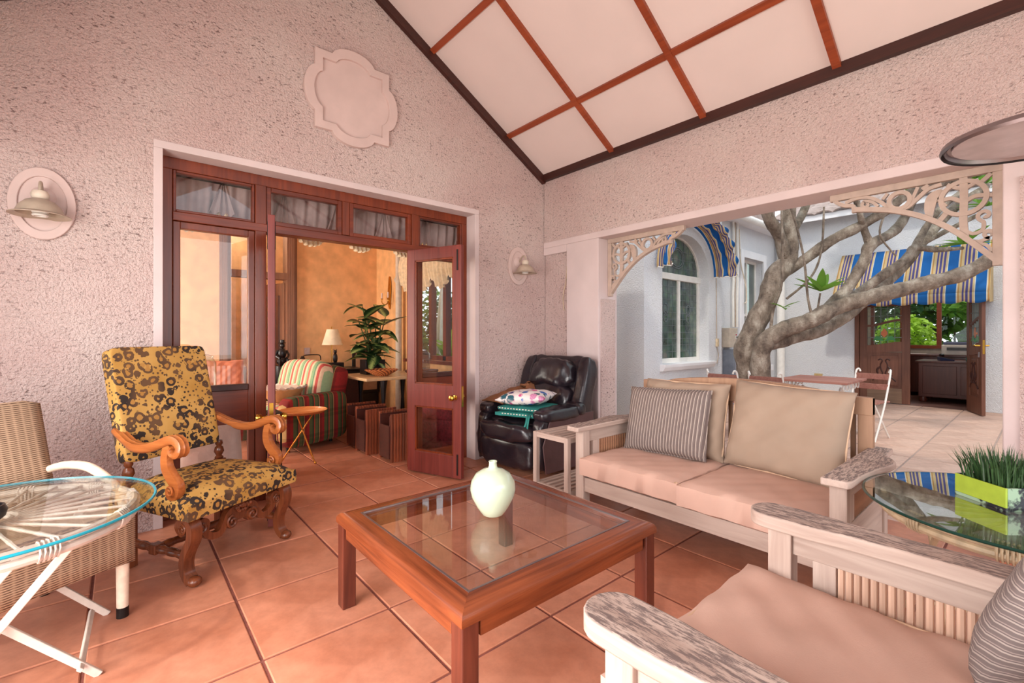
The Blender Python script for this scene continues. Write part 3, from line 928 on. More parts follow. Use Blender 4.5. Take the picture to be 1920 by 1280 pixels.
# carved timber brackets in the courtyard opening; u runs into the opening, v down
def bracket(label, y, sy):
    t = thing('fretwork_bracket', label, 'bracket', (XB + 0.16, y, 2.235), 0, 'fretwork brackets in the courtyard opening')
    P = lambda u, v: (0, sy * u, -v)
    up = (1, 0, 0)
    _tk = [0]
    def strip(name, uv, w, th=0.0, k=5, closed=False, sc=None, par=t):
        _tk[0] += 1
        th = th or 0.0275 - 0.0006 * (_tk[0] % 9)
        pts = smoothp([P(*a) for a in uv], k) if k > 1 else [P(*a) for a in uv]
        return MB().ribbon(pts, w, th, up, closed, sc).build(name, M['bracket'], par, 30)
    q = MB()
    q.bb((-0.02, sy * 0.0, -0.045), (0.02, sy * 0.84, 0.0)).bb((-0.02, 0, -0.585), (0.02, sy * 0.045, -0.045))
    fr = q.build('frame', M['bracket'], t, 0, 0.004)
    strip('brace', [(0.012, 0.575), (0.10, 0.47), (0.22, 0.34), (0.36, 0.235), (0.52, 0.165), (0.70, 0.125)], 0.03, 0.044)
    strip('brace_tip', [(0.70, 0.145), (0.705, 0.10), (0.755, 0.085), (0.80, 0.055), (0.825, 0.02)], 0.024, 0.036)
    for nm, c, r in (('ring', (0.165, 0.165), 0.098), ('ring', (0.46, 0.115), 0.052)):
        pts = [P(c[0] + r * math.cos(2 * PI * i / 28), c[1] + r * math.sin(2 * PI * i / 28)) for i in range(28)]
        MB().ribbon(pts, 0.024, 0.033, up, True).build(nm, M['bracket'], t, 30)
    strip('stem', [(0.165, 0.03), (0.162, 0.165), (0.165, 0.30), (0.158, 0.40)], 0.036, 0.026)
    strip('leaf_bar', [(0.04, 0.175), (0.11, 0.165), (0.165, 0.185), (0.22, 0.155), (0.27, 0.165)], 0.022)
    strip('leaf_bar', [(0.10, 0.075), (0.165, 0.11), (0.235, 0.07)], 0.02)
    strip('leaf_bar', [(0.05, 0.05), (0.095, 0.095)], 0.022, k=2)
    strip('leaf_bar', [(0.235, 0.235), (0.27, 0.285)], 0.026, k=2)
    def scroll(uv, c, r0, a0, a1):
        tail = [(c[0] + (r0 * (1 - 0.75 * i / 10)) * math.cos(R(a0 + (a1 - a0) * i / 10)), c[1] + (r0 * (1 - 0.75 * i / 10)) * math.sin(R(a0 + (a1 - a0) * i / 10))) for i in range(11)]
        strip('scroll', uv + tail, 0.019, k=3)
    scroll([(0.158, 0.36), (0.125, 0.385), (0.085, 0.37), (0.08, 0.325)], (0.075, 0.285), 0.033, 60, -300)
    scroll([(0.15, 0.42), (0.10, 0.435), (0.06, 0.42)], (0.055, 0.395), 0.026, 80, -260)
    strip('scroll', [(0.045, 0.50), (0.07, 0.46), (0.11, 0.445)], 0.018)
    strip('scroll', [(0.045, 0.39), (0.09, 0.375)], 0.016, k=2)
    strip('scroll', [(0.26, 0.06), (0.32, 0.075), (0.37, 0.12), (0.43, 0.17), (0.50, 0.16), (0.56, 0.10), (0.62, 0.06), (0.69, 0.05), (0.75, 0.07)], 0.022)
    scroll([(0.57, 0.13), (0.60, 0.095), (0.64, 0.08)], (0.635, 0.105), 0.024, -60, 260)
    strip('acanthus_leaf', [(0.255, 0.10), (0.30, 0.13), (0.315, 0.20), (0.315, 0.27)], 0.05, 0.03, 5, False, [0.5 + 0.6 * math.sin(PI * min(1, i / 14)) for i in range(16)])
    scroll([(0.24, 0.20), (0.265, 0.165), (0.275, 0.135)], (0.285, 0.15), 0.02, 180, 480)
    strip('scroll', [(0.52, 0.055), (0.545, 0.09)], 0.018, k=2)
    strip('scroll', [(0.37, 0.05), (0.385, 0.09), (0.40, 0.13)], 0.018)
    strip('scroll', [(0.32, 0.05), (0.35, 0.07)], 0.02, k=2)
    return t
bracket('cream fretwork bracket on the pier beside the recliner', 2.948, -1)
bracket('cream fretwork bracket in the right hand corner of the courtyard opening', 0.166, 1)
# ------------------------------------------------------------------ coffee table and vase
T = thing('coffee_table', 'square oak coffee table with a glass top', 'coffee table', (1.278, 1.635, 0))
S, HT = 1.03, 0.43
prof = [(0.0, -0.045), (0.0, -0.024), (0.006, -0.012), (0.018, -0.003), (0.034, 0.0), (0.082, 0.0), (0.082, -0.026), (0.05, -0.045)]
for k in range(4):
    Mr = Matrix.Rotation(k * PI / 2, 3, 'Z')
    vs = [Mr @ Vector((sg * (S / 2 - d), -(S / 2 - d), HT + z)) for sg in (-1, 1) for d, z in prof]
    n = len(prof)
    fs = [(i, (i + 1) % n, n + (i + 1) % n, n + i) for i in range(n)] + [tuple(range(n)), tuple(range(2 * n - 1, n - 1, -1))]
    MB().add(vs, fs).build('top_rail', M['table_wood_x'] if k % 2 == 0 else M['table_wood'], T, 50)
    a = Mr @ Vector((-S / 2 + 0.08, -S / 2 + 0.028, HT - 0.076))
    b = Mr @ Vector((S / 2 - 0.08, -S / 2 + 0.028, HT - 0.076))
    MB().bar(a, b, 0.026, 0.058).build('apron', M['table_wood_x'] if k % 2 == 0 else M['table_wood'], T, 0, 0.003)
    c = Mr @ Vector((-S / 2 + 0.037, -S / 2 + 0.037, 0))
    MB().box((c.x, c.y, (HT - 0.045) / 2), (0.062, 0.062, HT - 0.045)).build('leg', M['table_leg'], T, 0, 0.004)
    MB().bar(Mr @ Vector((-S / 2 + 0.082, -S / 2 + 0.086, HT - 0.001)), Mr @ Vector((S / 2 - 0.091, -S / 2 + 0.086, HT - 0.001)), 0.008, 0.006).build('bead', M['steel'], T, 0)
MB().bb((-S / 2 + 0.08, -S / 2 + 0.08, HT - 0.012), (S / 2 - 0.08, S / 2 - 0.08, HT - 0.004)).build('glass_top', M['table_glass'], T, 0)
VA = thing('vase', 'round pale celadon vase with a narrow neck', 'vase', (1.307, 1.665, HT - 0.0035))
MB().lathe([(0.0005, 0.0), (0.045, 0.0), (0.052, 0.006), (0.075, 0.04), (0.098, 0.085), (0.105, 0.12), (0.099, 0.155), (0.078, 0.188), (0.045, 0.207), (0.022, 0.214), (0.019, 0.222), (0.0175, 0.238), (0.020, 0.2425), (0.019, 0.245), (0.014, 0.244), (0.012, 0.23), (0.0005, 0.22)], 40, cap=False).build('body', M['vase'], VA, 60)

# ------------------------------------------------------------------ round cane tables with glass tops
def cane_table(label, loc, rz, cane, edge, gl, nsp):
    t = thing('cane_table', label, 'side table', loc, rz, 'round glass topped cane tables')
    H, RA = 0.60, 0.485
    MB().lathe([(0.0005, H - 0.009), (RA - 0.004, H - 0.009), (RA - 0.004, H), (0.0005, H)], 72, cap=False).build('glass_top', gl, t, 30)
    MB().tube([(RA * math.cos(a) - 0.0 * a, RA * math.sin(a), H - 0.0045) for a in [2 * PI * i / 72 for i in range(72)]], 0.0055, 6, True).build('glass_edge', edge, t)
    def ring(r, z, tr, nm, n=56):
        return MB().tube([(r * math.cos(2 * PI * i / n), r * math.sin(2 * PI * i / n), z) for i in range(n)], tr, 8, True).build(nm, cane, t)
    ring(0.415, H - 0.026, 0.015, 'rim_cane')
    ring(0.418, H - 0.056, 0.015, 'rim_cane')
    ring(0.085, H - 0.022, 0.011, 'hub_ring', 28)
    ring(0.065, H - 0.02, 0.009, 'hub_ring', 24)
    me = None
    for k in range(nsp):
        a = 2 * PI * k / nsp
        if me is None:
            q = MB()
            pts, rr = [], []
            for i in range(13):
                pts.append((0.09 + 0.32 * i / 12, 0, H - 0.02))
                rr.append(0.0058 if i % 4 else 0.0075)
            q.tube(pts, rr, 6)
            me = q.mesh('spoke')
        link('spoke', me, cane, t, rot=(0, 0, a))
    for k in range(10):
        a = 2 * PI * k / 10 + 0.2
        q = MB()
        for j in range(5):
            b = a + (j - 2) * 0.028
            q.tube([(0.417 * math.cos(b) + 0.019 * math.cos(b) * math.cos(c), 0.417 * math.sin(b) + 0.019 * math.sin(b) * math.cos(c), H - 0.041 + 0.033 * math.sin(c)) for c in [2 * PI * i / 10 for i in range(10)]], 0.0038, 5, True)
        q.build('binding', cane, t)
    # folding crossed legs
    for sy in (-1, 1):
        y = sy * 0.235
        MB().bar((0.26, y, H - 0.07), (-0.14, y, 0.0), 0.014, 0.026).build('leg', cane, t, 0, 0.003)
        MB().bar((0.14, y + 0.024, H - 0.07), (-0.26, y + 0.024, 0.0), 0.014, 0.024).build('leg', cane, t, 0, 0.003)
        MB().bar((-0.16, y + 0.05, H - 0.07), (0.32, y + 0.05, 0.0), 0.014, 0.026).build('leg', cane, t, 0, 0.003)
        MB().cyl((0.07, y - 0.014, 0.275), (0.07, y + 0.064, 0.275), 0.008).build('pivot_bolt', M['iron'], t)
    for (x, z) in ((0.21, 0.45), (-0.10, 0.06), (0.27, 0.06)):
        MB().bar((x, -0.225, z), (x, 0.225, z), 0.018, 0.014, (1, 0, 1)).build('cross_bar', cane, t, 0, 0.003)
    return t
cane_table('round glass table on white painted cane beside the leopard armchair', (-0.37, 2.47, 0), R(-2), M['white_cane'], M['teal_edge'], M['table_glass'], 26)
cane_table('round glass table on tan cane beside the sofa holding the grass planter', (2.56, 0.05, 0), R(20), M['tan_cane'], M['green_edge'], thin_glass('green_table_glass', (0.80, 0.88, 0.83, 1), 2.4, 1.6), 18)
tag(MB().lathe([(0.0005, 0), (0.03, 0), (0.05, 0.018), (0.055, 0.04), (0.048, 0.058), (0.042, 0.058), (0.048, 0.04), (0.04, 0.02), (0.0005, 0.012)], 24, (0, 0, 0), cap=False).build('bowl', M['black'], loc=(-0.355, 2.385, 0.6005)), 'small black bowl at the edge of the white cane table', 'bowl')
# grass planter
M['lime'] = plain('lime_paint', srgb(158, 182, 58), 0.5, var=0.1, scale=20)
M['grass'] = plain('grass_blade', srgb(52, 82, 44), 0.5, var=0.4, scale=30)
GP = thing('grass_planter', 'lime green box planter full of grass on the cane table', 'planter', (2.62, 0.11, 0.6005), R(-42))
a, b, hh = 0.10, 0.10, 0.085
q = MB()
q.bb((-a, -b, 0.012), (-a + 0.008, b, hh)).bb((a - 0.008, -b, 0.012), (a, b, hh))
q.build('box_side', M['lime'], GP, 0, 0.002)
q = MB().bb((-a + 0.008, -b, 0.0), (a - 0.008, -b + 0.008, hh)).bb((-a + 0.008, b - 0.008, 0.0), (a - 0.008, b, hh)).bb((-a, -b, 0), (a, b, 0.012))
def box_paint():
    t = NT('painted_box_side')
    f = t.ramp(t.noise(11, 4, 0.6), [(0.46, (0, 0, 0)), (0.52, (1, 1, 1))])
    return t.done(t.mix(f, srgb(24, 30, 40), srgb(150, 178, 150)), 0.5)
q.build('box_front', box_paint(), GP, 0)
MB().bb((-a + 0.008, -b + 0.008, 0.02), (a - 0.008, b - 0.008, hh - 0.015)).build('soil', M['iron'], GP, 0)
q = MB()
rg = random.Random(3)
for k in range(420):
    x, y = rg.uniform(-0.088, 0.088), rg.uniform(-0.088, 0.088)
    L, lean, az = rg.uniform(0.09, 0.15), rg.uniform(0, 0.045), rg.uniform(0, 2 * PI)
    lx, ly = math.cos(az) * lean + x * 0.35, math.sin(az) * lean + y * 0.35
    w = 0.0028
    px, py = -math.sin(az) * w, math.cos(az) * w
    z0 = hh - 0.02
    q.add([(x - px, y - py, z0), (x + px, y + py, z0), (x + lx * 0.4 + px * 0.8, y + ly * 0.4 + py * 0.8, z0 + L * 0.6), (x + lx * 0.4 - px * 0.8, y + ly * 0.4 - py * 0.8, z0 + L * 0.6), (x + lx, y + ly, z0 + L)], [(0, 1, 2, 3), (3, 2, 4)])
go = q.build('grass', M['grass'], GP, 0)
go['kind'] = 'stuff'

# ------------------------------------------------------------------ wicker chair
def weave(name, c1, c2, ax=0):
    t = NT(name)
    s = t.sep()
    col = t.math('SINE', t.math('MULTIPLY', s[ax], 330.0))
    row = t.math('SINE', t.math('MULTIPLY', t.math('ADD', s[2], t.math('MULTIPLY', t.math('SIGN', col), 0.0045)), 700.0))
    h = t.math('MULTIPLY', t.math('ADD', row, 1.0), 0.5)
    rib = t.math('POWER', t.math('ABSOLUTE', t.math('SINE', t.math('MULTIPLY', s[ax], 95.0))), 8.0)
    c = t.ramp(h, [(0.25, c1), (0.55, c2)])
    c = t.mix(t.math('MULTIPLY', rib, 0.6), c, c2)
    c = t.mix(0.35, c, t.ramp(t.noise(6, 3), [(0.3, (0.6, 0.6, 0.6)), (0.7, (1, 1, 1))]), 'MULTIPLY')
    t.bump(h, 0.5, 0.003)
    return t.done(c, 0.7)
M['weave'] = weave('wicker_weave', srgb(96, 70, 52), srgb(190, 158, 130))
M['weave_y'] = weave('wicker_weave_side', srgb(96, 70, 52), srgb(190, 158, 130), 1)
WC = thing('wicker_chair', 'woven wicker armchair with cream cane arms behind the glass table', 'armchair', (-0.34, 2.775, 0), R(29))
w, d = 0.27, 0.27
for (x, y, lx, ly) in ((w - 0.012, -d + 0.016, 0.0, 0.0), (-w + 0.012, -d + 0.016, 0, 0), (w - 0.02, d - 0.02, -0.015, 0.05), (-w + 0.02, d - 0.02, 0.015, 0.05)):
    l = MB().cyl((x + lx, y + ly, 0.0), (x, y, 0.34), 0.021, 0.025, 14).build('leg', M['cream_cane'], WC)
    MB().cyl((x + lx, y + ly, 0.0), (x + lx * 0.9, y + ly * 0.9, 0.045), 0.0225, 0.0225, 14).build('ferrule', M['iron'], l)
q = MB()
q.grid(lambda u, v: ((-w - 0.02) + 2 * (w + 0.02) * u, -d - 0.016 - 0.02 * math.sin(PI * u), 0.24 + 0.02 * math.sin(PI * u) + 0.22 * v), 12, 4)
q.build('front_skirt', M['weave'], WC).modifiers.new('s', 'SOLIDIFY').thickness = 0.008
for sx in (-1, 1):
    q = MB()
    q.grid(lambda u, v: (sx * (w + 0.018), -d + 2 * d * u, 0.24 + 0.02 * math.sin(PI * u) + 0.22 * v), 8, 4)
    q.build('side_skirt', M['weave_y'], WC).modifiers.new('s', 'SOLIDIFY').thickness = 0.008
MB().ball((0, 0, 0.44), (w + 0.03, d + 0.03, 0.035), 28, 8, 0.35).build('seat', M['weave'], WC)
def wback(u, v, o=0):
    x = (2 * u - 1) * (0.245 + 0.01 * v)
    k = 1 - max(0, abs(2 * u - 1) - 0.86) / 0.14 * 0.02
    return (x, d - 0.02 + 0.17 * v - 0.05 * (1 - (2 * u - 1) ** 2) * 0.6, 0.44 + 0.475 * v * k)
q = MB()
q.grid(wback, 14, 12)
o = q.build('backrest', M['weave'], WC)
o.modifiers.new('s', 'SOLIDIFY').thickness = 0.03
edge = [Vector(wback(0, v / 8)) for v in range(9)] + [Vector(wback(u / 12, 1)) for u in range(1, 12)] + [Vector(wback(1, 1 - v / 8)) for v in range(9)]
MB().tube(edge, 0.018, 8).build('back_rim', M['weave'], WC)
for sx in (-1, 1):
    pth = smoothp([(sx * 0.245, d + 0.02, 0.60), (sx * 0.27, 0.20, 0.625), (sx * 0.29, 0.06, 0.625), (sx * 0.295, -0.08, 0.58), (sx * 0.285, -0.18, 0.535), (sx * 0.272, -0.245, 0.47), (sx * 0.262, -0.25, 0.42)], 5)
    if sx < 0:      # this arm is tucked under the table top
        pth = [Vector((v.x, v.y, min(v.z, 0.5) if v.y < 0.2 else v.z - 0.1)) for v in pth]
    MB().tube(pth, lerps([0.018, 0.021, 0.021, 0.019], len(pth)), 10).build('armrest', M['cream_cane'], WC)

# ------------------------------------------------------------------ leopard armchair
LA = thing('carved_armchair', 'carved walnut armchair upholstered in leopard print', 'armchair', (0.385, 3.155, 0), R(30))
fx, fy = 0.285, -0.235
bk = 0.235
def rbox(mb, c, d, e=0.28, n=28, m=14, Mx=None):
    q2 = MB().ball((0, 0, 0), (d[0] / 2, d[1] / 2, d[2] / 2), n, m, e)
    mm = Matrix.Translation(Vector(c))
    if Mx:
        mm = mm @ Mx.to_4x4()
    return mb.add(q2.v, q2.f, mm)
q = MB()
def seatp(u, v, sg):
    a, b = 2 * u - 1, 2 * v - 1
    hw = 0.335 - 0.035 * v
    x, y = a * hw, -0.315 + 0.57 * v
    dome = (1 - abs(a) ** 3.5) ** 0.6 * (1 - abs(b) ** 4) ** 0.6
    z = 0.415 + 0.075 * dome if sg > 0 else 0.34
    return (x, y, z)
n = 16
q.grid(lambda u, v: seatp(u, v, 1), n, n)
q.grid(lambda u, v: seatp(u, v, -1), n, n)
ring = [(i / n, 0) for i in range(n)] + [(1, j / n) for j in range(n)] + [(1 - i / n, 1) for i in range(n)] + [(0, 1 - j / n) for j in range(n)]
m0 = len(q.v)
for (u, v) in ring:
    x, y, z = seatp(u, v, 1)
    q.v.append(Vector((x, y, z)))
    q.v.append(Vector((x * 1.012, y * 1.012 + 0.0, 0.375)))
    q.v.append(Vector(seatp(u, v, -1)))
for i in range(len(ring)):
    j = (i + 1) % len(ring)
    for k in (0, 1):
        q.f.append((m0 + 3 * i + k, m0 + 3 * j + k, m0 + 3 * j + k + 1, m0 + 3 * i + k + 1))
q.build('seat', M['leopard'], LA, 50)
# back panel
q = MB()
ang = math.atan2(0.155, 0.64)
rbox(q, (-0.018, bk + 0.095, 0.865), (0.54, 0.085, 0.64), 0.12, 40, 24, Matrix.Rotation(-ang, 3, 'X'))
q.build('backrest', M['leopard'], LA, 50)
# rear posts: square block, turned bobbin
for sx in (-1, 1):
    q = MB()
    x = sx * 0.262
    q.box((x, bk, 0.16), (0.05, 0.05, 0.32)).box((x, bk + 0.004, 0.405), (0.05, 0.05, 0.10))
    q.lathe([(0.016, 0), (0.026, 0.008), (0.016, 0.018), (0.024, 0.03), (0.016, 0.04)], 14, (x, bk, 0.318))
    q.build('rear_leg', M['carved'], LA, 40, 0.003)
    q = MB()
    q.lathe([(0.02, 0), (0.026, 0.012), (0.015, 0.022), (0.029, 0.05), (0.024, 0.075), (0.014, 0.085), (0.022, 0.1), (0.018, 0.12)], 14, (x, bk + 0.012, 0.45))
    q.build('back_post', M['carved'], LA)
# front legs: S scroll in the plane across the corner
def scroll_leg(sx):
    ax = Vector((0, -1, 0))
    t = Vector((sx * fx, fy, 0))
    up = Vector((0, 0, 1))
    def P(a, z):
        return t + ax * a + up * z
    path = [P(*p) for p in ((-0.012, 0.245), (-0.03, 0.27), (-0.028, 0.305), (0.0, 0.325), (0.035, 0.315), (0.052, 0.28), (0.046, 0.23), (0.018, 0.18), (0.0, 0.135), (-0.003, 0.09), (0.012, 0.05), (0.042, 0.022))]
    pts = smoothp(path, 4)
    side = ax.cross(up)
    q = MB()
    q.sweep(pts, [(-0.018, -0.029), (0.018, -0.029), (0.023, -0.012), (0.02, 0), (0.023, 0.012), (0.018, 0.029), (-0.018, 0.029), (-0.02, 0)], False, [0.55 + 0.45 * min(1, i / 6) if i < len(pts) * 0.6 else 1.0 - 0.2 * (i / len(pts) - 0.6) for i in range(len(pts))], up=tuple(side))
    l = q.build('front_leg', M['carved'], LA, 50)
    MB().ball(tuple(P(0.052, 0.026)), (0.033, 0.033, 0.026), 14, 10).build('scroll_foot', M['carved'], l)
    for sd in (-1, 1):
        sp = spiral(P(0.002, 0.285) + side * 0.029 * sd, 0.03, 0.006, 90, 90 - 480 * 1, 22, ax, up)
        MB().tube(sp, 0.006, 6).build('volute', M['carved'], l)
    MB().cyl(P(0.002, 0.285) - side * 0.028, P(0.002, 0.285) + side * 0.028, 0.022, n=14).build('volute', M['carved'], l)
for sx in (-1, 1):
    scroll_leg(sx)
# arms
for sx in (-1, 1):
    x = sx * 0.305
    pth = smoothp([(sx * 0.275, bk + 0.075, 0.735), (sx * 0.29, 0.22, 0.70), (x, 0.11, 0.668), (x, 0.0, 0.675), (x, -0.10, 0.708), (x, -0.165, 0.728), (x, -0.215, 0.715), (x, -0.232, 0.68), (x, -0.21, 0.652), (x, -0.18, 0.657), (x, -0.174, 0.682), (x, -0.193, 0.694)], 4)
    nn = len(pth)
    sc = []
    for i in range(nn):
        tt = i / (nn - 1)
        sc.append((1.0 if tt < 0.62 else 1.12, 0.8 if tt < 0.15 else (1.05 if tt < 0.55 else max(0.35, 1.05 - 1.6 * (tt - 0.55)))))
    q = MB()
    q.sweep(pth, [(-0.028, -0.014), (-0.018, -0.024), (0.018, -0.024), (0.028, -0.014), (0.03, 0.006), (0.022, 0.02), (0.008, 0.017), (0, 0.022), (-0.008, 0.017), (-0.022, 0.02), (-0.03, 0.006)], False, sc, up=(0, 0, 1) if False else None)
    q.build('armrest', M['carved_lt'], LA, 50)
    sup = smoothp([(x, -0.135, 0.70), (x, -0.118, 0.64), (x, -0.125, 0.58), (x, -0.165, 0.53), (x, -0.20, 0.495), (x, -0.19, 0.455), (x, -0.155, 0.45), (x, -0.15, 0.48)], 4)
    MB().sweep(sup, [(-0.024, -0.016), (0.024, -0.016), (0.028, 0), (0.024, 0.016), (-0.024, 0.016), (-0.028, 0)], False, [0.85 + 0.25 * math.sin(PI * i / len(sup)) for i in range(len(sup))], up=(1, 0, 0) if False else None).build('arm_support', M['carved_lt'], LA, 50)
    for sd in (-1, 1):
        MB().tube(spiral((x + sd * 0.028, -0.178, 0.472), 0.026, 0.005, 60, 60 + 440, 18, (0, 1, 0), (0, 0, 1)), 0.005, 6).build('volute', M['carved_lt'], LA)
    MB().box((x * 0.96, -0.165, 0.425), (0.035, 0.05, 0.06)).build('arm_post', M['carved_lt'], LA, 0, 0.004)
# carved front stretcher: two C scrolls, flower centre, backing rail
q = MB()
yy = fy - 0.015
for sx in (-1, 1):
    s1 = smoothp([(sx * 0.245, yy, 0.275), (sx * 0.225, yy, 0.295), (sx * 0.205, yy, 0.28), (sx * 0.212, yy, 0.24), (sx * 0.18, yy, 0.205), (sx * 0.13, yy, 0.20), (sx * 0.10, yy, 0.24), (sx * 0.075, yy, 0.285), (sx * 0.035, yy, 0.30)], 4)
    q.ribbon(s1, 0.036, 0.034, (0, 1, 0))
    q.tube(spiral((sx * 0.062, yy - 0.02, 0.235), 0.034, 0.006, 90, 90 - sx * 470, 22), 0.008, 6)
    q.cyl((sx * 0.062, yy + 0.014, 0.235), (sx * 0.062, yy - 0.016, 0.235), 0.036, n=18)
    q.tube(spiral((sx * 0.232, yy - 0.018, 0.262), 0.026, 0.006, 90, 90 + sx * 430, 18), 0.007, 6)
q.box((0, yy + 0.004, 0.262), (0.10, 0.02, 0.07))
q.build('front_stretcher', M['carved'], LA, 50)
q = MB()
rf = random.Random(5)
for k in range(22):
    a, r = rf.uniform(0, 2 * PI), rf.uniform(0.0, 0.05)
    q.ball((r * 1.1 * math.cos(a), yy - 0.022, 0.305 + r * 0.55 * math.sin(a)), (0.013, 0.01, 0.011), 7, 5)
q.build('carved_flower', M['carved'], LA)
# turned H stretcher
def turned(p0, p1, nm):
    p0, p1 = Vector(p0), Vector(p1)
    k = 26
    q = MB()
    q.tube([p0.lerp(p1, i / k) for i in range(k + 1)], [0.017 + 0.006 * abs(math.sin(i * PI / 4.3)) for i in range(k + 1)], 10)
    q.build(nm, M['carved'], LA)
for sx in (-1, 1):
    turned((sx * 0.27, fy + 0.02, 0.135), (sx * 0.262, bk, 0.135), 'side_stretcher')
    MB().box((sx * 0.265, 0.02, 0.135), (0.05, 0.05, 0.05)).build('stretcher_block', M['carved'], LA, 0, 0.003)
turned((-0.25, 0.02, 0.135), (0.25, 0.02, 0.135), 'cross_stretcher')

# ------------------------------------------------------------------ slatted settees in whitewashed timber
def settee(name, label, cat, loc, rz, Wd, Dp, AH, arm_poly, armth, nstick, stick_mat, side_z0, worn):
    """local: faces -Y; Wd overall width between arm centres"""
    t = thing(name, label, cat, loc, rz)
    wx, wy, wz = M['wash_x'], M['wash_y'], M['wash_z']
    hx = Wd / 2
    yf, yb = -Dp / 2, Dp / 2
    for sx in (-1, 1):
        mbp = MB()
        mbp.prism([(sx * (a) + sx * hx, b) for a, b in arm_poly], AH - armth, AH)
        mbp.build('arm', M['worn_y'] if worn else M['worn_y'], t, 40, 0.006)
        px = sx * hx
        MB().bb((px - 0.034, yf + 0.06, 0), (px + 0.034, yf + 0.135, AH - armth)).build('front_post', wz, t, 0, 0.004)
        MB().bb((px - 0.03, yb - 0.10, 0), (px + 0.03, yb - 0.03, AH - armth)).build('rear_post', wz, t, 0, 0.004)
        y0, y1 = yf + 0.135, yb - 0.10
        zt = AH - armth
        MB().bb((px - 0.018, y0, zt - 0.085), (px + 0.018, y1, zt)).build('arm_rail', wy, t, 0, 0.003)
        MB().bb((px - 0.018, y0, 0.17), (px + 0.018, y1, side_z0)).build('side_rail', wy, t, 0, 0.003)
        L = y1 - y0
        ia, ib = y0 + 0.19 * L, y0 + 0.81 * L
        for (a, b) in ((ia - 0.10 * L, ia), (ib, ib + 0.10 * L)):
            MB().bb((px - 0.015, a, side_z0), (px + 0.015, b, zt - 0.085)).build('side_slat', wz, t, 0, 0.002)
        me = None
        for k in range(nstick):
            yk = ia + (k + 0.5) * (ib - ia) / nstick
            if me is None:
                me = MB().cyl((0, 0, side_z0), (0, 0, zt - 0.085), (ib - ia) / nstick * 0.46, n=8).mesh('stick')
            o = link('stick', me, stick_mat, t, loc=(px, yk, 0))
        del me
    MB().bb((-hx + 0.034, yf + 0.075, 0.165), (hx - 0.034, yf + 0.11, 0.262)).build('front_rail', wx, t, 0, 0.004)
    MB().bb((-hx + 0.03, yb - 0.08, 0.165), (hx - 0.03, yb - 0.05, 0.262)).build('rear_rail', wx, t, 0, 0.004)
    for k in range(7):
        y = yf + 0.13 + k * (Dp - 0.26) / 6
        MB().bb((-hx + 0.03, y - 0.03, 0.235), (hx - 0.03, y + 0.03, 0.255)).build('seat_slat', wx, t, 0)
    return t
def apoly(pts_out, pts_in):
    return pts_out + pts_in[::-1]
# the sofa (2 seats), facing the coffee table
M['stick_br'] = plain('brown_cane_stick', srgb(156, 112, 84), 0.6, var=0.25, scale=20)
Dp = 0.90
sofa_arm = [(-0.05, -0.46), (0.05, -0.46), (0.062, -0.44), (0.066, -0.30), (0.085, -0.12), (0.115, 0.02), (0.12, 0.10), (0.095, 0.17), (0.06, 0.23), (0.05, 0.34), (0.05, 0.44), (-0.05, 0.44)]
SX, SY = 2.83, 1.372
SO = settee('sofa', 'two seat whitewashed timber sofa with cane stick sides', 'sofa', (SX, SY, 0), R(-90), 1.52, Dp, 0.62, sofa_arm, 0.034, 15, M['stick_br'], 0.38, True)
hw = 0.70
MB().bb((-hw - 0.035, 0.36, 0.30), (-hw + 0.035, 0.41, 0.90)).build('back_post', M['wash_dk'], SO, 0, 0.004)
MB().bb((hw - 0.035, 0.36, 0.30), (hw + 0.035, 0.41, 0.90)).build('back_post', M['wash_dk'], SO, 0, 0.004)
tp = [(-hw - 0.035, 0.80), (hw + 0.035, 0.80)] + [(hw + 0.035 - i * (2 * hw + 0.07) / 16, 0.90 + 0.055 * (math.sin(PI * (i - 2) / 12) ** 0.6 if 2 < i < 14 else 0.0)) for i in range(17)]
xzp(MB(), tp, 0.355, 0.412).build('crest_rail', M['wash_dk'], SO, 30, 0.004)
MB().bb((-hw, 0.37, 0.33), (hw, 0.40, 0.40)).build('lower_back_rail', M['wash_dk'], SO, 0, 0.003)
for k in range(23):
    x = -hw + 0.06 + k * (2 * hw - 0.12) / 22
    MB().bb((x - 0.012, 0.376, 0.40), (x + 0.012, 0.394, 0.81)).build('back_slat', M['wash_dk'], SO, 0)
def seat_cushion(label, loc, rz, w, d, t, seed, cat='cushion', group=None, mat='beige', wr=0.010):
    c = thing('seat_cushion', label, cat, loc, rz, group)
    q = MB()
    q.pillow(w, d, t, 22, 9.0, 0.72, seed, wr, 0.015, Matrix.Translation((0, 0, t / 2 + wr * 0.5)))
    q.build('cover', M[mat], c, 60)
    for z in (t * 0.14, t * 0.86):
        e = 0.985
        pts = []
        for (a, b) in ((-1, -1), (1, -1), (1, 1), (-1, 1)):
            pts.append((a * (w / 2 - 0.02), b * d / 2 * e, z + wr * 0.5) if a * b > 0 else (a * w / 2 * e, b * (d / 2 - 0.02), z + wr * 0.5))
            pts.append((a * w / 2 * e, b * (d / 2 - 0.02), z + wr * 0.5) if a * b > 0 else (a * (w / 2 - 0.02), b * d / 2 * e, z + wr * 0.5))
        MB().tube(pts, 0.0045, 6, True).build('piping', M['piping'], c)
    return c
seat_cushion('beige seat cushion on the sofa half nearest the recliner', (SX - 0.035, SY + 0.372, 0.262), R(-90), 0.73, 0.76, 0.155, 11)
seat_cushion('beige seat cushion on the sofa half nearest the grass planter', (SX - 0.045, SY - 0.367, 0.262), R(-90), 0.73, 0.78, 0.155, 12)
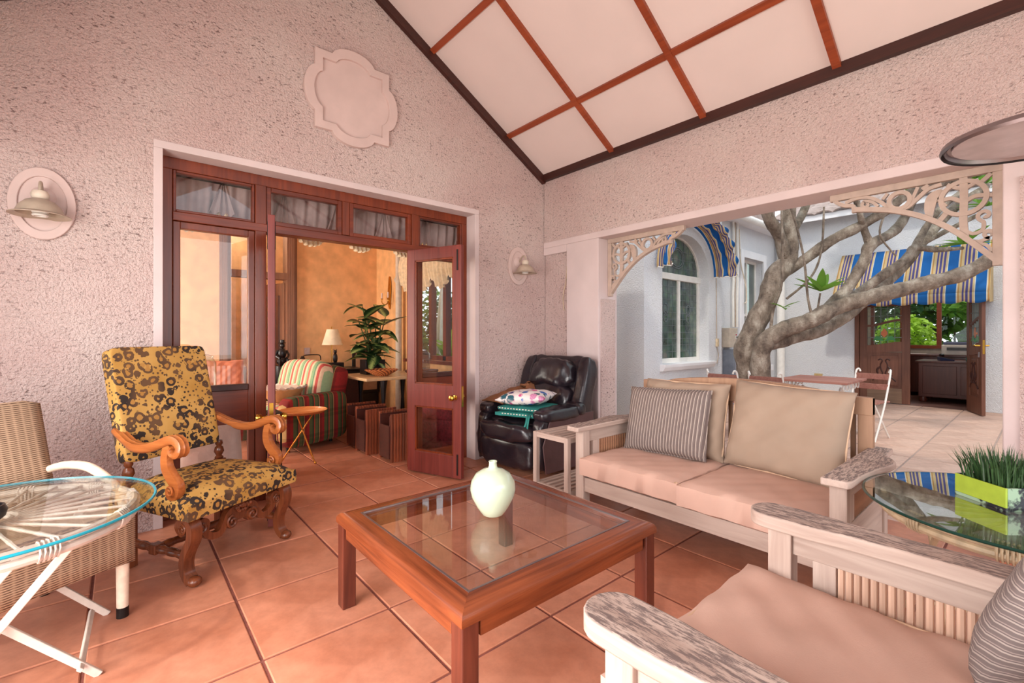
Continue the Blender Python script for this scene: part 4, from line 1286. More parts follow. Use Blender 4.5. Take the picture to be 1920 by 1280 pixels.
def back_cushion(name, label, loc, tilt, rz, w, h, t, mat, seed, roll=0, pipe=None, wr=0.008):
    c = thing(name, label, 'cushion', loc, rz)
    Mx = Matrix.Translation((0, 0, h / 2)) @ Matrix.Rotation(R(roll), 4, 'Y') @ Matrix.Rotation(R(90 - tilt), 4, 'X')
    q = MB()
    q.pillow(w, h, t, 20, 4.0, 0.10, seed, wr, 0.05, Mx)
    q.build('cover', M[mat], c, 60)
    pts = []
    for i in range(64):
        a = 2 * PI * i / 64
        x, y = sgnp(math.cos(a), 0.22), sgnp(math.sin(a), 0.22)
        k = 1 - 0.05 * (1 - (x * y) ** 2) * (max(abs(x), abs(y)) ** 6)
        pts.append(Mx @ Vector((x * w / 2 * k, y * h / 2 * k, 0)))
    if pipe:
        MB().tube(pts, 0.006, 6, True).build('piping', M[pipe], c)
    return c
M['ticking_z'] = stripes('grey_ticking_z', 2, 0.018, [(0, srgb(120, 108, 106)), (0.5, srgb(176, 164, 156)), (0.7, srgb(110, 98, 98)), (0.85, srgb(160, 146, 140))], 0.85)
M['ticking'] = stripes('grey_ticking', 0, 0.022, [(0, srgb(112, 98, 94)), (0.62, srgb(190, 176, 164)), (0.80, srgb(104, 92, 90)), (0.90, srgb(150, 136, 130))], 0.85, bump=0.1)
back_cushion('back_cushion', 'plain taupe cushion behind the striped one on the sofa', (SX + 0.235, SY + 0.335, 0.405), 12, R(-90), 0.64, 0.52, 0.13, 'taupe', 21, 0, 'piping', 0.010)
back_cushion('striped_cushion', 'grey ticking striped cushion leaning on the sofa', (SX + 0.10, SY + 0.385, 0.41), 16, R(-88), 0.62, 0.47, 0.14, 'ticking', 22, -2, 'ticking', 0.0015)
back_cushion('back_cushion', 'big plain taupe cushion on the sofa near the grass planter', (SX + 0.20, SY - 0.345, 0.405), 15, R(-93), 0.66, 0.55, 0.17, 'taupe', 23, 2, 'piping', 0.008)

# foreground armchair seen from behind its shoulder
def wide_arm(w, y0, y1, waist):
    out, inn = [], []
    n = 10
    end = [(w * math.sin(PI * i / n - PI / 2), y0 + w * (1 - math.cos(PI * i / n - PI / 2)) * 0.9) for i in range(n + 1)]
    return end + [(w * 1.0, y0 + 0.12), (w * 0.98, y0 + 0.2), (w * 0.8, y0 + 0.32), (w * 0.74, y0 + 0.45), (w * 0.85, y1), (-w * 0.85, y1), (-w * 0.74, y0 + 0.45), (-w * 0.8, y0 + 0.32), (-w * 0.98, y0 + 0.2), (-w * 1.0, y0 + 0.12)]
FX0, FY0 = 1.335, 0.265
FA = settee('timber_armchair', 'weathered whitewashed timber armchair in the foreground', 'armchair', (FX0, FY0, 0), R(180), 0.93, 0.90, 0.62, wide_arm(0.078, -0.455, 0.44, 0.05), 0.048, 19, M['cane'], 0.36, True)
MB().bb((-0.50, 0.36, 0.30), (-0.44, 0.42, 0.90)).build('back_post', M['wash_z'], FA, 0, 0.004)
MB().bb((0.44, 0.36, 0.30), (0.50, 0.42, 0.90)).build('back_post', M['wash_z'], FA, 0, 0.004)
MB().bb((-0.44, 0.37, 0.80), (0.44, 0.41, 0.90)).build('crest_rail', M['wash_x'], FA, 0, 0.004)
MB().bb((-0.44, 0.37, 0.33), (0.44, 0.41, 0.40)).build('lower_back_rail', M['wash_x'], FA, 0, 0.004)
for k in range(13):
    x = -0.40 + k * 0.8 / 12
    MB().bb((x - 0.012, 0.38, 0.40), (x + 0.012, 0.40, 0.80)).build('back_slat', M['wash_z'], FA, 0)
seat_cushion('beige seat cushion on the foreground timber armchair', (FX0 + 0.005, FY0 + 0.06, 0.262), R(180), 0.86, 0.80, 0.15, 31, wr=0.022)
back_cushion('striped_cushion', 'grey ticking striped cushion at the bottom right corner', (FX0 + 0.39, FY0 - 0.27, 0.425), 24, R(172), 0.5, 0.42, 0.13, 'ticking_z', 32, 3, None, 0.0015)

# ------------------------------------------------------------------ slatted side table
ST = thing('slatted_table', 'small pale slatted table between recliner and sofa', 'side table', (2.67, 2.385, 0))
tx, ty, th = 0.25, 0.16, 0.52
for sx in (-1, 1):
    for sy in (-1, 1):
        MB().bb((sx * tx - 0.018, sy * ty - 0.018, 0), (sx * tx + 0.018, sy * ty + 0.018, th)).build('leg', M['wash_z'], ST, 0, 0.003)
for z in (th - 0.02, 0.12):
    for sy in (-1, 1):
        MB().bb((-tx + 0.018, sy * ty - 0.014, z - 0.02), (tx - 0.018, sy * ty + 0.014, z + 0.018)).build('rail', M['wash_x'], ST, 0, 0.002)
    for sx in (-1, 1):
        MB().bb((sx * tx - 0.014, -ty + 0.018, z - 0.02), (sx * tx + 0.014, ty - 0.018, z + 0.018)).build('rail', M['wash_y'], ST, 0, 0.002)
    for k in range(5):
        y = -ty + 0.042 + k * (2 * ty - 0.084) / 4
        MB().bb((-tx + 0.014, y - 0.014, z + 0.004), (tx - 0.014, y + 0.014, z + 0.019)).build('slat', M['wash_x'], ST, 0, 0.002)

# ------------------------------------------------------------------ black leather recliner and what lies on it
RC = thing('recliner', 'black leather recliner armchair in the corner', 'armchair', (3.08, 3.245, 0), R(-84))
q = MB()
rbox(q, (0, 0.0, 0.24), (0.56, 0.66, 0.34), 0.2)
q.build('base', M['leather'], RC)
q = MB()
rbox(q, (0, -0.10, 0.415), (0.60, 0.62, 0.16), 0.45, 28, 14)
q.build('seat', M['leather'], RC)
def puff(name, c, d, e, seed, amp=0.008, Mx=None, mat='leather', n=48, m=30):
    q = MB()
    rbox(q, c, d, e, n, m, Mx)
    rn = random.Random(seed)
    ph = [rn.uniform(0, 6.3) for _ in range(4)]
    for i, p in enumerate(q.v):
        k = 1.3 * amp * (math.sin(26 * p.x + ph[0] + 5 * p.z) * math.sin(19 * p.z + ph[1]) + 0.6 * math.sin(34 * p.y + 11 * p.x + ph[2]) + 0.5 * math.sin(58 * p.x + 9 * p.z + ph[3]) * math.sin(31 * p.z + ph[0]))
        dn = (p - Vector(c))
        if dn.length > 1e-6:
            q.v[i] = p + dn.normalized() * k
    return q.build(name, M[mat], RC, 70)
puff('footrest', (0, -0.40, 0.385), (0.64, 0.19, 0.17), 0.55, 1)
puff('footrest', (0, -0.385, 0.195), (0.64, 0.16, 0.26), 0.45, 2)
for sx in (-1, 1):
    puff('arm', (sx * 0.345, -0.06, 0.30), (0.14, 0.70, 0.48), 0.35, 3 + sx, 0.004)
    puff('arm_pad', (sx * 0.345, -0.10, 0.545), (0.19, 0.58, 0.12), 0.55, 8 + sx, 0.006)
    puff('arm_pad', (sx * 0.345, 0.17, 0.56), (0.19, 0.16, 0.12), 0.6, 12 + sx, 0.006)
    yzp(MB(), [(-0.36, 0.06), (0.16, 0.04), (0.30, 0.10), (0.36, 0.30), (0.36, 0.52), (-0.30, 0.52), (-0.40, 0.30)], sx * 0.418 - 0.006, sx * 0.418 + 0.006).build('side_panel', M['leather_side'], RC, 40, 0.004)
Mb = Matrix.Rotation(R(-16), 3, 'X')
puff('backrest', (0, 0.34, 0.68), (0.80, 0.20, 0.72), 0.3, 20, 0.006, Mb)
for sx in (-1, 1):
    puff('back_wing', (sx * 0.345, 0.305, 0.70), (0.15, 0.20, 0.68), 0.5, 22 + sx, 0.006, Mb)
puff('head_pillow', (0, 0.285, 0.86), (0.56, 0.22, 0.30), 0.6, 25, 0.012, Mb)
puff('lumbar_pillow', (0, 0.225, 0.62), (0.54, 0.20, 0.30), 0.6, 26, 0.012, Mb)
Mrc = Matrix.Translation((3.08, 3.245, 0)) @ Matrix.Rotation(R(-84), 4, 'Z')
def onrc(x, y, z):
    return tuple(Mrc @ Vector((x, y, z)))
TC = thing('seat_pad', 'teal seat pad with ties lying on the recliner', 'cushion', onrc(0.06, -0.20, 0.50), R(-70))
MB().pillow(0.44, 0.42, 0.055, 16, 6, 0.5, 41, 0.003, 0.03, Matrix.Translation((0, 0, 0.036))).build('cover', M['teal'], TC, 60)
MB().pillow(0.42, 0.40, 0.05, 16, 6, 0.5, 42, 0.003, 0.03, Matrix.Translation((0.01, 0.01, 0.085))).build('cover', M['teal'], TC, 60)
for z in (0.042, 0.09):
    MB().tube([(0.215 * sgnp(math.cos(2 * PI * i / 48), 0.25), 0.205 * sgnp(math.sin(2 * PI * i / 48), 0.25), z) for i in range(48)], 0.0055, 6, True).build('piping', M['teal_pipe'], TC)
for (dx, dz) in ((0.0, 0), (0.02, 0.01)):
    pth = smoothp([(0.12 + dx, -0.19, 0.05), (0.125 + dx, -0.235, 0.04), (0.13 + dx, -0.27, -0.02), (0.11 + dx * 2, -0.285, -0.08), (0.12 + dx * 2, -0.29, -0.13)], 5)
    MB().ribbon(pth, 0.016, 0.003, (0, -1, 0.2)).build('tie', M['teal'], TC, 60)
FC = thing('floral_cushion', 'floral print cushion on top of the teal seat pad', 'cushion', onrc(0.05, -0.19, 0.612), R(-62))
MB().pillow(0.46, 0.44, 0.13, 20, 2.6, 0.04, 43, 0.004, 0.08, Matrix.Translation((0, 0, 0.062)) @ Matrix.Rotation(R(-3), 4, 'Y')).build('cover', M['floral'], FC, 60)
BC = thing('jacket', 'crumpled brown suede jacket on the recliner arm', 'clothing', onrc(-0.30, -0.02, 0.59), R(-84))
q = MB()
def drape(u, v):
    x, y = (u - 0.5) * 0.30, (v - 0.5) * 0.56
    e = (1 - abs(2 * u - 1) ** 4) * (1 - abs(2 * v - 1) ** 4)
    z = 0.02 + 0.12 * math.sin(PI * u) ** 0.6 * math.sin(PI * v) ** 0.5 * (0.55 + 0.5 * v) + e * (0.018 * math.sin(11 * u + 4 * v) * math.sin(8 * v + 1) + 0.012 * math.sin(15 * v - 6 * u))
    return (x + 0.015 * math.sin(6 * v), y + 0.012 * math.sin(5 * u), z)
q.grid(drape, 26, 34)
o = q.build('cloth', M['brown_cloth'], BC, 80)
o.modifiers.new('s', 'SOLIDIFY').thickness = 0.012
q = MB()
pth = smoothp([(-0.04, 0.24, 0.07), (0.02, 0.17, 0.15), (0.08, 0.20, 0.16), (0.12, 0.12, 0.10), (0.06, 0.04, 0.11)], 6)
q.ribbon(pth, 0.10, 0.018, (0.3, 0, 1))
q.build('collar', M['brown_cloth'], BC, 80)
# terracotta skirting block at the foot of the right pier
struct(MB().bb((XB - 0.03, -0.26, 0), (XB - 0.005, 0.174, 0.11)).build('baseboard_right', M['tile'], None, 0, 0.006))

tag(MB().tube(smoothp([(XB + 0.012, 3.395, 2.0), (XB + 0.006, 3.40, 1.85), (XB + 0.0, 3.43, 1.72), (XB + 0.0, 3.44, 1.62), (XB + 0.004, 3.425, 1.52)], 5), 0.004, 5).build('loose_wire', M['tan_cane']), 'thin loose wire hanging on the recessed wall panel', 'wire')
# ------------------------------------------------------------------ living room seen through the french doors
# festoon valance on an iron rod just inside
M['voile'] = plain('mauve_voile', srgb(176, 150, 148), 0.9, var=0.12, scale=14, bump=0.1)
M['ruffle'] = plain('cream_ruffle', srgb(226, 204, 170), 0.9, var=0.15, scale=30, bump=0.2)
VL = thing('festoon_valance', 'gathered mauve festoon valance hanging behind the transom lights', 'curtain', (0, 4.19, 0))
MB().tube([(0.1, -0.06, 2.42), (2.8, -0.06, 2.42)], 0.013, 8).build('rod', M['iron'], VL)
for x in (0.12, 1.46, 2.78):
    MB().bb((x - 0.008, -0.15, 2.412), (x + 0.008, -0.055, 2.428)).build('rod_bracket', M['iron'], VL, 0)
nsw = 6
for k in range(nsw):
    x0 = 0.16 + k * 0.44
    def sw(u, v, x0=x0):
        x = x0 + 0.44 * u
        bot = 2.26 - 0.20 * math.sin(PI * u) ** 0.8
        z = 2.62 + (bot - 2.62) * v
        return (x, 0.028 * math.sin(u * PI * 9 + 2 * v) * (0.5 + 0.5 * v) - 0.03 * math.sin(PI * v), z + 0.012 * math.sin(u * 40 + v * 5) * v)
    q = MB()
    q.grid(sw, 40, 10)
    s = q.build('swag', M['voile'], VL, 80)
    q = MB()
    def rf2(u, v, x0=x0):
        x = x0 + 0.44 * u
        bot = 2.26 - 0.20 * math.sin(PI * u) ** 0.8
        return (x, -0.02 + 0.022 * math.sin(u * 70) * (0.3 + v), bot + 0.01 - 0.045 * v + 0.008 * math.sin(u * 70 + 1.5) * v)
    q.grid(rf2, 60, 3)
    q.build('ruffle', M['ruffle'], s, 80)
for k in range(nsw + 1):
    x = 0.16 + k * 0.44
    q = MB()
    q.grid(lambda u, v: (x + (u - 0.5) * (0.03 + 0.15 * v), -0.05 - 0.018 * math.sin(u * 22), 2.42 - 0.24 * v + 0.015 * math.sin(u * 22) * v), 16, 6)
    q.build('jabot', M['voile'], VL, 80)
    MB().ball((x, -0.07, 2.43), (0.03, 0.02, 0.03), 10, 8).build('rosette', M['iron'], VL)
# window valance over the garden window
VW = thing('festoon_blind', 'cream ruffled festoon blind over the garden window', 'curtain', (3.09, 4.3, 0))
for k in range(4):
    y0 = 0.02 + k * 0.42
    q = MB()
    q.grid(lambda u, v: (-0.03 - 0.03 * math.sin(u * PI * 9) * v - 0.05 * math.sin(PI * v), y0 + 0.42 * u, 2.45 + (1.98 - 0.14 * math.sin(PI * u) - 2.45) * v + 0.012 * math.sin(u * 50) * v), 36, 10)
    q.build('swag', M['ruffle'], VW, 80)

# plaid armchair
PR, PG, PC = srgb(176, 40, 36), srgb(58, 84, 46), srgb(212, 184, 140)
M['plaid'] = stripes('plaid_wool', 0, 0.20, [(0, srgb(150, 34, 32)), (0.16, srgb(84, 92, 54)), (0.36, srgb(52, 66, 40)), (0.46, srgb(176, 60, 46)), (0.52, srgb(92, 98, 60)), (0.72, srgb(60, 72, 44)), (0.8, srgb(186, 150, 96)), (0.84, srgb(128, 34, 30))], 0.9, (2, 0.24, [(0, (1, 1, 1)), (0.4, (0.5, 0.6, 0.5)), (0.55, (1, 0.75, 0.7)), (0.62, (0.55, 0.5, 0.45)), (0.75, (1, 1, 1))]))
M['stripe_ch'] = stripes('striped_linen', 0, 0.19, [(0, srgb(214, 120, 104)), (0.14, srgb(232, 206, 170)), (0.26, srgb(150, 184, 140)), (0.42, srgb(110, 160, 124)), (0.5, srgb(232, 206, 170)), (0.6, srgb(206, 92, 84)), (0.74, srgb(238, 210, 176)), (0.88, srgb(160, 190, 146))], 0.9)
_ps = [(0, srgb(150, 34, 32)), (0.16, srgb(84, 92, 54)), (0.36, srgb(52, 66, 40)), (0.46, srgb(176, 60, 46)), (0.52, srgb(92, 98, 60)), (0.72, srgb(60, 72, 44)), (0.8, srgb(186, 150, 96)), (0.84, srgb(128, 34, 30))]
M['plaid_y'] = stripes('plaid_wool_side', 1, 0.20, _ps, 0.9, (2, 0.24, [(0, (1, 1, 1)), (0.4, (0.6, 0.7, 0.6)), (0.55, (1, 0.75, 0.7)), (0.62, (0.6, 0.55, 0.5)), (0.75, (1, 1, 1))]))
PA = thing('plaid_armchair', 'plaid wool armchair with a striped back cushion', 'armchair', (1.51, 5.70, 0), R(-66))
def part(name, parent, c, d, e, mat, Mx=None, n=28, m=16):
    q = MB()
    rbox(q, c, d, e, n, m, Mx)
    return q.build(name, mat, parent, 60)
part('base', PA, (0, 0.02, 0.24), (0.72, 0.68, 0.30), 0.16, M['plaid'])
for sx in (-1, 1):
    part('arm', PA, (sx * 0.40, -0.02, 0.33), (0.18, 0.84, 0.54), 0.3, M['plaid_y'])
    for y in (-0.30, 0.28):
        MB().cyl((sx * 0.32, y, 0), (sx * 0.32, y, 0.12), 0.018, 0.026).build('leg', M['black'], PA)
part('seat', PA, (0, -0.06, 0.42), (0.58, 0.62, 0.16), 0.4, M['stripe_ch'])
MBk = Matrix.Rotation(R(-14), 3, 'X')
part('backrest', PA, (0, 0.34, 0.60), (0.86, 0.22, 0.60), 0.34, M['plaid'], MBk)
part('back_cushion', PA, (0, 0.19, 0.70), (0.74, 0.30, 0.52), 0.55, M['stripe_ch'], MBk)
# tripod tray table
M['gold'] = plain('gilded_metal', srgb(208, 142, 66), 0.25, 0.85, var=0.1)
M['tray'] = wood('copper_tray', srgb(180, 100, 44), srgb(226, 150, 84), 0.22, 0)
TT = thing('tripod_table', 'small round copper tray table on gilt tripod legs', 'side table', (1.38, 4.82, 0), R(20))
MB().lathe([(0.0005, 0.49), (0.19, 0.49), (0.225, 0.512), (0.232, 0.51), (0.195, 0.482), (0.0005, 0.482)], 40, cap=False).build('tray', M['tray'], TT, 40)
for k in range(3):
    a = 2 * PI * k / 3 + 0.5
    l = MB().tube([(0.20 * math.cos(a), 0.20 * math.sin(a), 0.0), (-0.11 * math.cos(a), -0.11 * math.sin(a), 0.482)], 0.007, 8).build('leg', M['gold'], TT)
    MB().ball((0.20 * math.cos(a), 0.20 * math.sin(a), 0.012), 0.012, 8, 6).build('foot', M['brass'], l)
# ruffled bowl resting on the seat of the plaid chair
RB = thing('ruffled_bowl', 'large tan bowl with a ruffled white rim on the plaid armchair seat', 'bowl', (1.37, 5.53, 0.503))
RB.scale = (0.84, 0.84, 1.0)
q = MB()
def bowl(u, v):
    a = 2 * PI * u
    r = 0.10 + 0.17 * v ** 0.6
    return (r * math.cos(a), r * math.sin(a), 0.006 + 0.16 * v)
q.grid(bowl, 40, 8)
q.lathe([(0.0005, 0.004), (0.105, 0.004)], 30, cap=False)
o = q.build('body', plain('tan_ceramic', srgb(206, 150, 98), 0.5), RB, 60)
o.modifiers.new('s', 'SOLIDIFY').thickness = 0.008
q = MB()
q.grid(lambda u, v: ((0.262 + 0.03 * v + 0.014 * math.sin(u * 2 * PI * 17) * v) * math.cos(2 * PI * u), (0.262 + 0.03 * v + 0.014 * math.sin(u * 2 * PI * 17) * v) * math.sin(2 * PI * u), 0.158 + 0.022 * v + 0.014 * math.sin(u * 2 * PI * 17 + 1) * v), 120, 4)
q.grid(lambda u, v: (0.262 * v * math.cos(2 * PI * u), 0.262 * v * math.sin(2 * PI * u), 0.17 + 0.012 * math.sin(u * 60) * math.sin(v * 20)), 60, 8)
q.build('rim', plain('shell_white', srgb(238, 226, 214), 0.5, var=0.1, scale=30), RB, 80)

# stick sided crates
M['bark'] = wood('bark_stick', srgb(84, 36, 22), srgb(170, 86, 48), 0.5, 2, 1.2, 0.4, 0.7)
M['crate_wood'] = wood('crate_board', srgb(52, 22, 16), srgb(90, 40, 28), 0.5, 0)
def crate(label, x, y, rz=0):
    t = thing('stick_crate', label, 'crate', (x, y, 0), rz, 'stick sided crates on the living room floor')
    w, d, h = 0.34, 0.22, 0.47
    for sy in (-1, 1):
        MB().bb((-w / 2, sy * d / 2 - 0.008, 0.03), (w / 2, sy * d / 2 + 0.008, h - 0.02)).build('board', M['crate_wood'], t, 0)
        me = MB().tube([(0, 0, 0), (0.003, 0, h * 0.5), (0, 0, h)], [0.0165, 0.0145, 0.016], 7).mesh('stick')
        for k in range(11):
            link('stick', me, M['bark'], t, loc=(-w / 2 + 0.013 + k * (w - 0.026) / 10, sy * (d / 2 + 0.02), 0))
    for sx in (-1, 1):
        MB().bb((sx * w / 2 - 0.008, -d / 2, 0.03), (sx * w / 2 + 0.008, d / 2, h * 0.75)).build('board', M['crate_wood'], t, 0)
    MB().bb((-w / 2, -d / 2, 0.03), (w / 2, d / 2, 0.045)).build('bottom', M['crate_wood'], t, 0)
    return t
crate('stick sided crate nearest the open glazed door', 2.19, 4.33)
crate('stick sided crate in the middle of the three', 2.12, 4.76)
crate('stick sided crate farthest back under the console', 2.14, 5.08)

# console table with plant, basket; sideboard with lamp and books
M['stone'] = plain('beige_stone', srgb(222, 186, 140), 0.3, var=0.12, scale=8)
CT = thing('console_table', 'beige stone topped console table under the leafy plant', 'table', (2.62, 5.52, 0))
MB().bb((-0.47, -0.43, 0.715), (0.47, 0.43, 0.75)).build('top', M['stone'], CT, 0, 0.008)
for (x, y) in ((-0.22, -0.34), (0.38, -0.34), (-0.22, 0.34), (0.38, 0.34)):
    MB().lathe([(0.045, 0), (0.045, 0.03), (0.022, 0.06), (0.03, 0.2), (0.02, 0.4), (0.032, 0.6), (0.045, 0.7), (0.045, 0.715)], 14, (x, y, 0)).build('leg', M['black'], CT)
SB = thing('sideboard', 'dark lacquered sideboard against the ochre wall', 'cabinet', (2.27, 6.74, 0))
MB().bb((-0.43, -0.24, 0.06), (0.43, 0.24, 0.75)).build('body', M['black'], SB, 0, 0.006)
MB().bb((-0.45, -0.27, 0.75), (0.45, 0.26, 0.775)).build('top', M['black'], SB, 0, 0.006)
for sx in (-1, 1):
    dd = MB().bb((sx * 0.21 - 0.19, -0.252, 0.12), (sx * 0.21 + 0.19, -0.24, 0.70)).build('door', M['dark_trim'], SB, 0, 0.004)
    MB().ball((sx * 0.06, -0.265, 0.45), 0.013, 8, 6).build('knob', M['brass'], dd)
LP = thing('table_lamp', 'cream shaded lamp with a black figurine base', 'lamp', (2.30, 6.60, 0.776))
MB().bb((-0.13, -0.08, 0), (0.13, 0.08, 0.09)).build('base', M['black'], LP, 0, 0.01)
q = MB()
q.ball((0.03, 0, 0.15), (0.035, 0.03, 0.075), 10, 10).ball((0.03, 0, 0.24), (0.024, 0.022, 0.026), 10, 8).cyl((0.015, 0, 0.25), (0.01, 0, 0.28), 0.008, 0.002).cyl((0.045, 0, 0.25), (0.05, 0, 0.28), 0.008, 0.002)
q.build('figurine', M['black'], LP)
MB().tube([(-0.02, 0, 0.09), (-0.02, 0, 0.58)], 0.006, 8).build('stem', M['brass'], LP)
MB().lathe([(0.14, 0.34), (0.075, 0.56), (0.073, 0.56), (0.137, 0.34)], 32, (-0.01, 0, 0), cap=False).build('shade', plain('cream_shade', srgb(240, 222, 190), 0.8), LP, 40)
MB().ball((-0.02, 0, 0.585), (0.008, 0.008, 0.016), 8, 6).build('finial', M['brass'], LP)
for k, (w, d, h, c) in enumerate(((0.30, 0.22, 0.03, srgb(210, 196, 182)), (0.28, 0.2, 0.035, srgb(120, 56, 40)), (0.26, 0.2, 0.03, srgb(176, 90, 58)), (0.24, 0.19, 0.03, srgb(94, 44, 36)))):
    z = 0.776 + sum((0.03, 0.035, 0.03, 0.03)[:k]) + 0.001 * k
    bt = thing('book', ('pale flat book at the bottom of the stack', 'dark red book second from the bottom of the stack', 'tan book third up in the stack', 'maroon book on top of the stack')[k] + ' beside the lamp', 'book', (1.98, 6.62, z), R((4, -6, 3, -3)[k]), 'books stacked on the sideboard')
    cm = plain('book_cover_%d' % k, c, 0.6)
    MB().bb((-w / 2, -d / 2, 0), (w / 2, d / 2, 0.003)).bb((-w / 2, -d / 2, h - 0.003), (w / 2, d / 2, h)).bb((-w / 2, -d / 2, 0.003), (-w / 2 + 0.004, d / 2, h - 0.003)).build('cover', cm, bt, 0)
    MB().bb((-w / 2 + 0.004, -d / 2 + 0.004, 0.003), (w / 2 - 0.006, d / 2 - 0.004, h - 0.003)).build('pages', M['panel'], bt, 0)
DO = thing('desk_lamp', 'small black desk lamp lying over the stacked books', 'lamp', (1.99, 6.60, 0.906))
MB().tube(smoothp([(0.14, 0, -0.0), (0.13, 0, 0.06), (0.09, 0, 0.075), (-0.05, 0, 0.075), (-0.09, 0, 0.06)], 4), 0.007, 6).build('arm', M['black'], DO)
MB().lathe([(0.02, 0.05), (0.03, 0.02), (0.045, -0.0), (0.042, 0.0), (0.02, 0.04)], 14, (-0.10, 0, 0.01)).build('shade', M['black'], DO)
# plant
def leaf_mat(name, g1, g2, mid):
    t = NT(name)
    y = t.math('ABSOLUTE', t.sep()[1])
    n = t.noise(50, 3)
    f = t.ramp(t.math('ADD', t.math('MULTIPLY', y, 10.0), t.math('MULTIPLY', n, 0.5)), [(0.3, mid), (0.62, g1), (1.0, g2)])
    return t.done(f, 0.4)
M['dieff'] = leaf_mat('dieffenbachia_leaf', srgb(38, 70, 34), srgb(22, 48, 26), srgb(170, 190, 110))
M['stemg'] = plain('green_stem', srgb(66, 84, 40), 0.6)
def leaf_mesh(L, Wd, curl=0.25, n=8):
    q = MB()
    def lf(u, v):
        w = Wd * math.sin(PI * u ** 0.75) ** 0.8 * (1 - 0.15 * u)
        b = 2 * v - 1
        return (L * u, b * w / 2, -curl * L * u * u + 0.12 * abs(b) * w)
    q.grid(lf, n, 4)
    return q.mesh('leaf', 80)
PP = thing('leafy_plant', 'variegated dieffenbachia in a black lacquer box', 'plant', (2.50, 5.72, 0.751))
bx = MB().bb((-0.13, -0.10, 0), (0.13, 0.10, 0.185)).build('planter_box', M['black'], PP, 0, 0.004)
for x in (-0.1, -0.03):
    MB().bb((x - 0.012, -0.106, 0.15), (x + 0.012, -0.099, 0.175)).build('clasp', M['brass'], bx, 0)
rl = random.Random(12)
lm = [leaf_mesh(0.30, 0.21, 0.35), leaf_mesh(0.27, 0.19, 0.55), leaf_mesh(0.34, 0.20, 0.2)]
for s in range(7):
    bx0, by0 = rl.uniform(-0.07, 0.07), rl.uniform(-0.05, 0.05)
    H = rl.uniform(0.30, 0.88)
    tx, ty = bx0 + rl.uniform(-0.26, 0.24), by0 + rl.uniform(-0.16, 0.1)
    stem = smoothp([(bx0, by0, 0.16), ((bx0 + tx) / 2 + 0.02, (by0 + ty) / 2, 0.17 + H * 0.4), (tx, ty, 0.17 + H)], 5)
    MB().tube(stem, lerps([0.012, 0.006], len(stem)), 6).build('stem', M['stemg'], PP)
    for k in range(7):
        tt = 0.15 + 0.85 * k / 6
        p = stem[min(len(stem) - 1, int(tt * (len(stem) - 1)))]
        az, el = k * 2.4 + s + rl.uniform(-0.4, 0.4), rl.uniform(R(-15), R(45))
        link('leaf', rl.choice(lm), M['dieff'], PP, loc=tuple(p), rot=(rl.uniform(-0.3, 0.3), -el, az))
BK = thing('basket', 'shallow woven basket on the console table', 'basket', (2.46, 5.36, 0.7505))
q = MB()
for k in range(8):
    t = k / 7
    r = 0.08 + 0.115 * t
    q.tube([(r * math.cos(2 * PI * i / 36), r * math.sin(2 * PI * i / 36), 0.009 + 0.066 * t) for i in range(36)], 0.0075, 6, True)
q.lathe([(0.0005, 0.002), (0.085, 0.002), (0.085, 0.01), (0.0005, 0.01)], 24, cap=False)
def basketm():
    t = NT('basket_weave')
    s = t.sep()
    a = t.math('ARCTAN2', s[1], s[0])
    f = t.math('GREATER_THAN', t.math('SINE', t.math('ADD', t.math('MULTIPLY', a, 22.0), t.math('MULTIPLY', s[2], 200.0))), 0.2)
    return t.done(t.mix(f, srgb(206, 126, 66), srgb(120, 52, 28)), 0.7)
q.build('weave', basketm(), BK)
PF = thing('picture_frame', 'black framed picture leaning behind the console', 'picture', (2.925, 6.95, 0.0), 0)
MB().bb((-0.22, -0.03, 0.35), (0.22, 0.0, 1.02)).build('frame', M['black'], PF, 0, 0.006)
MB().bb((-0.17, -0.036, 0.40), (0.17, -0.029, 0.97)).build('print', plain('picture_mount', srgb(196, 160, 130), 0.6), PF, 0)
MB().bb((-0.2, -0.025, 0.0), (0.2, 0.0, 0.35)).build('easel', M['black'], PF, 0)
# wall sconce near the corner
SCN = thing('wall_sconce', 'gilt candle sconce on the ochre wall above the plant', 'wall lamp', (3.15, 6.55, 1.75))
MB().sweep(smoothp([(-0.015, 0, -0.10), (-0.02, 0.01, 0.05), (-0.02, -0.01, 0.25), (-0.02, 0, 0.40)], 4), [(-0.03, -0.006), (0.03, -0.006), (0.03, 0.006), (-0.03, 0.006)], False, [0.4 + 1.0 * math.sin(PI * i / 12) for i in range(13)], up=(1, 0, 0)).build('back_plate', M['brass'], SCN)
for sy in (-1, 1):
    q = MB().tube(smoothp([(-0.02, 0, 0.02), (-0.06, sy * 0.05, -0.03), (-0.09, sy * 0.10, 0.0), (-0.09, sy * 0.105, 0.05)], 5), 0.007, 6)
    q.lathe([(0.012, 0.05), (0.026, 0.06), (0.012, 0.066)], 12, (-0.09, sy * 0.105, 0))
    a = q.build('arm', M['brass'], SCN)
    MB().cyl((-0.09, sy * 0.105, 0.066), (-0.09, sy * 0.105, 0.15), 0.011, n=10).build('candle', M['panel'], a)
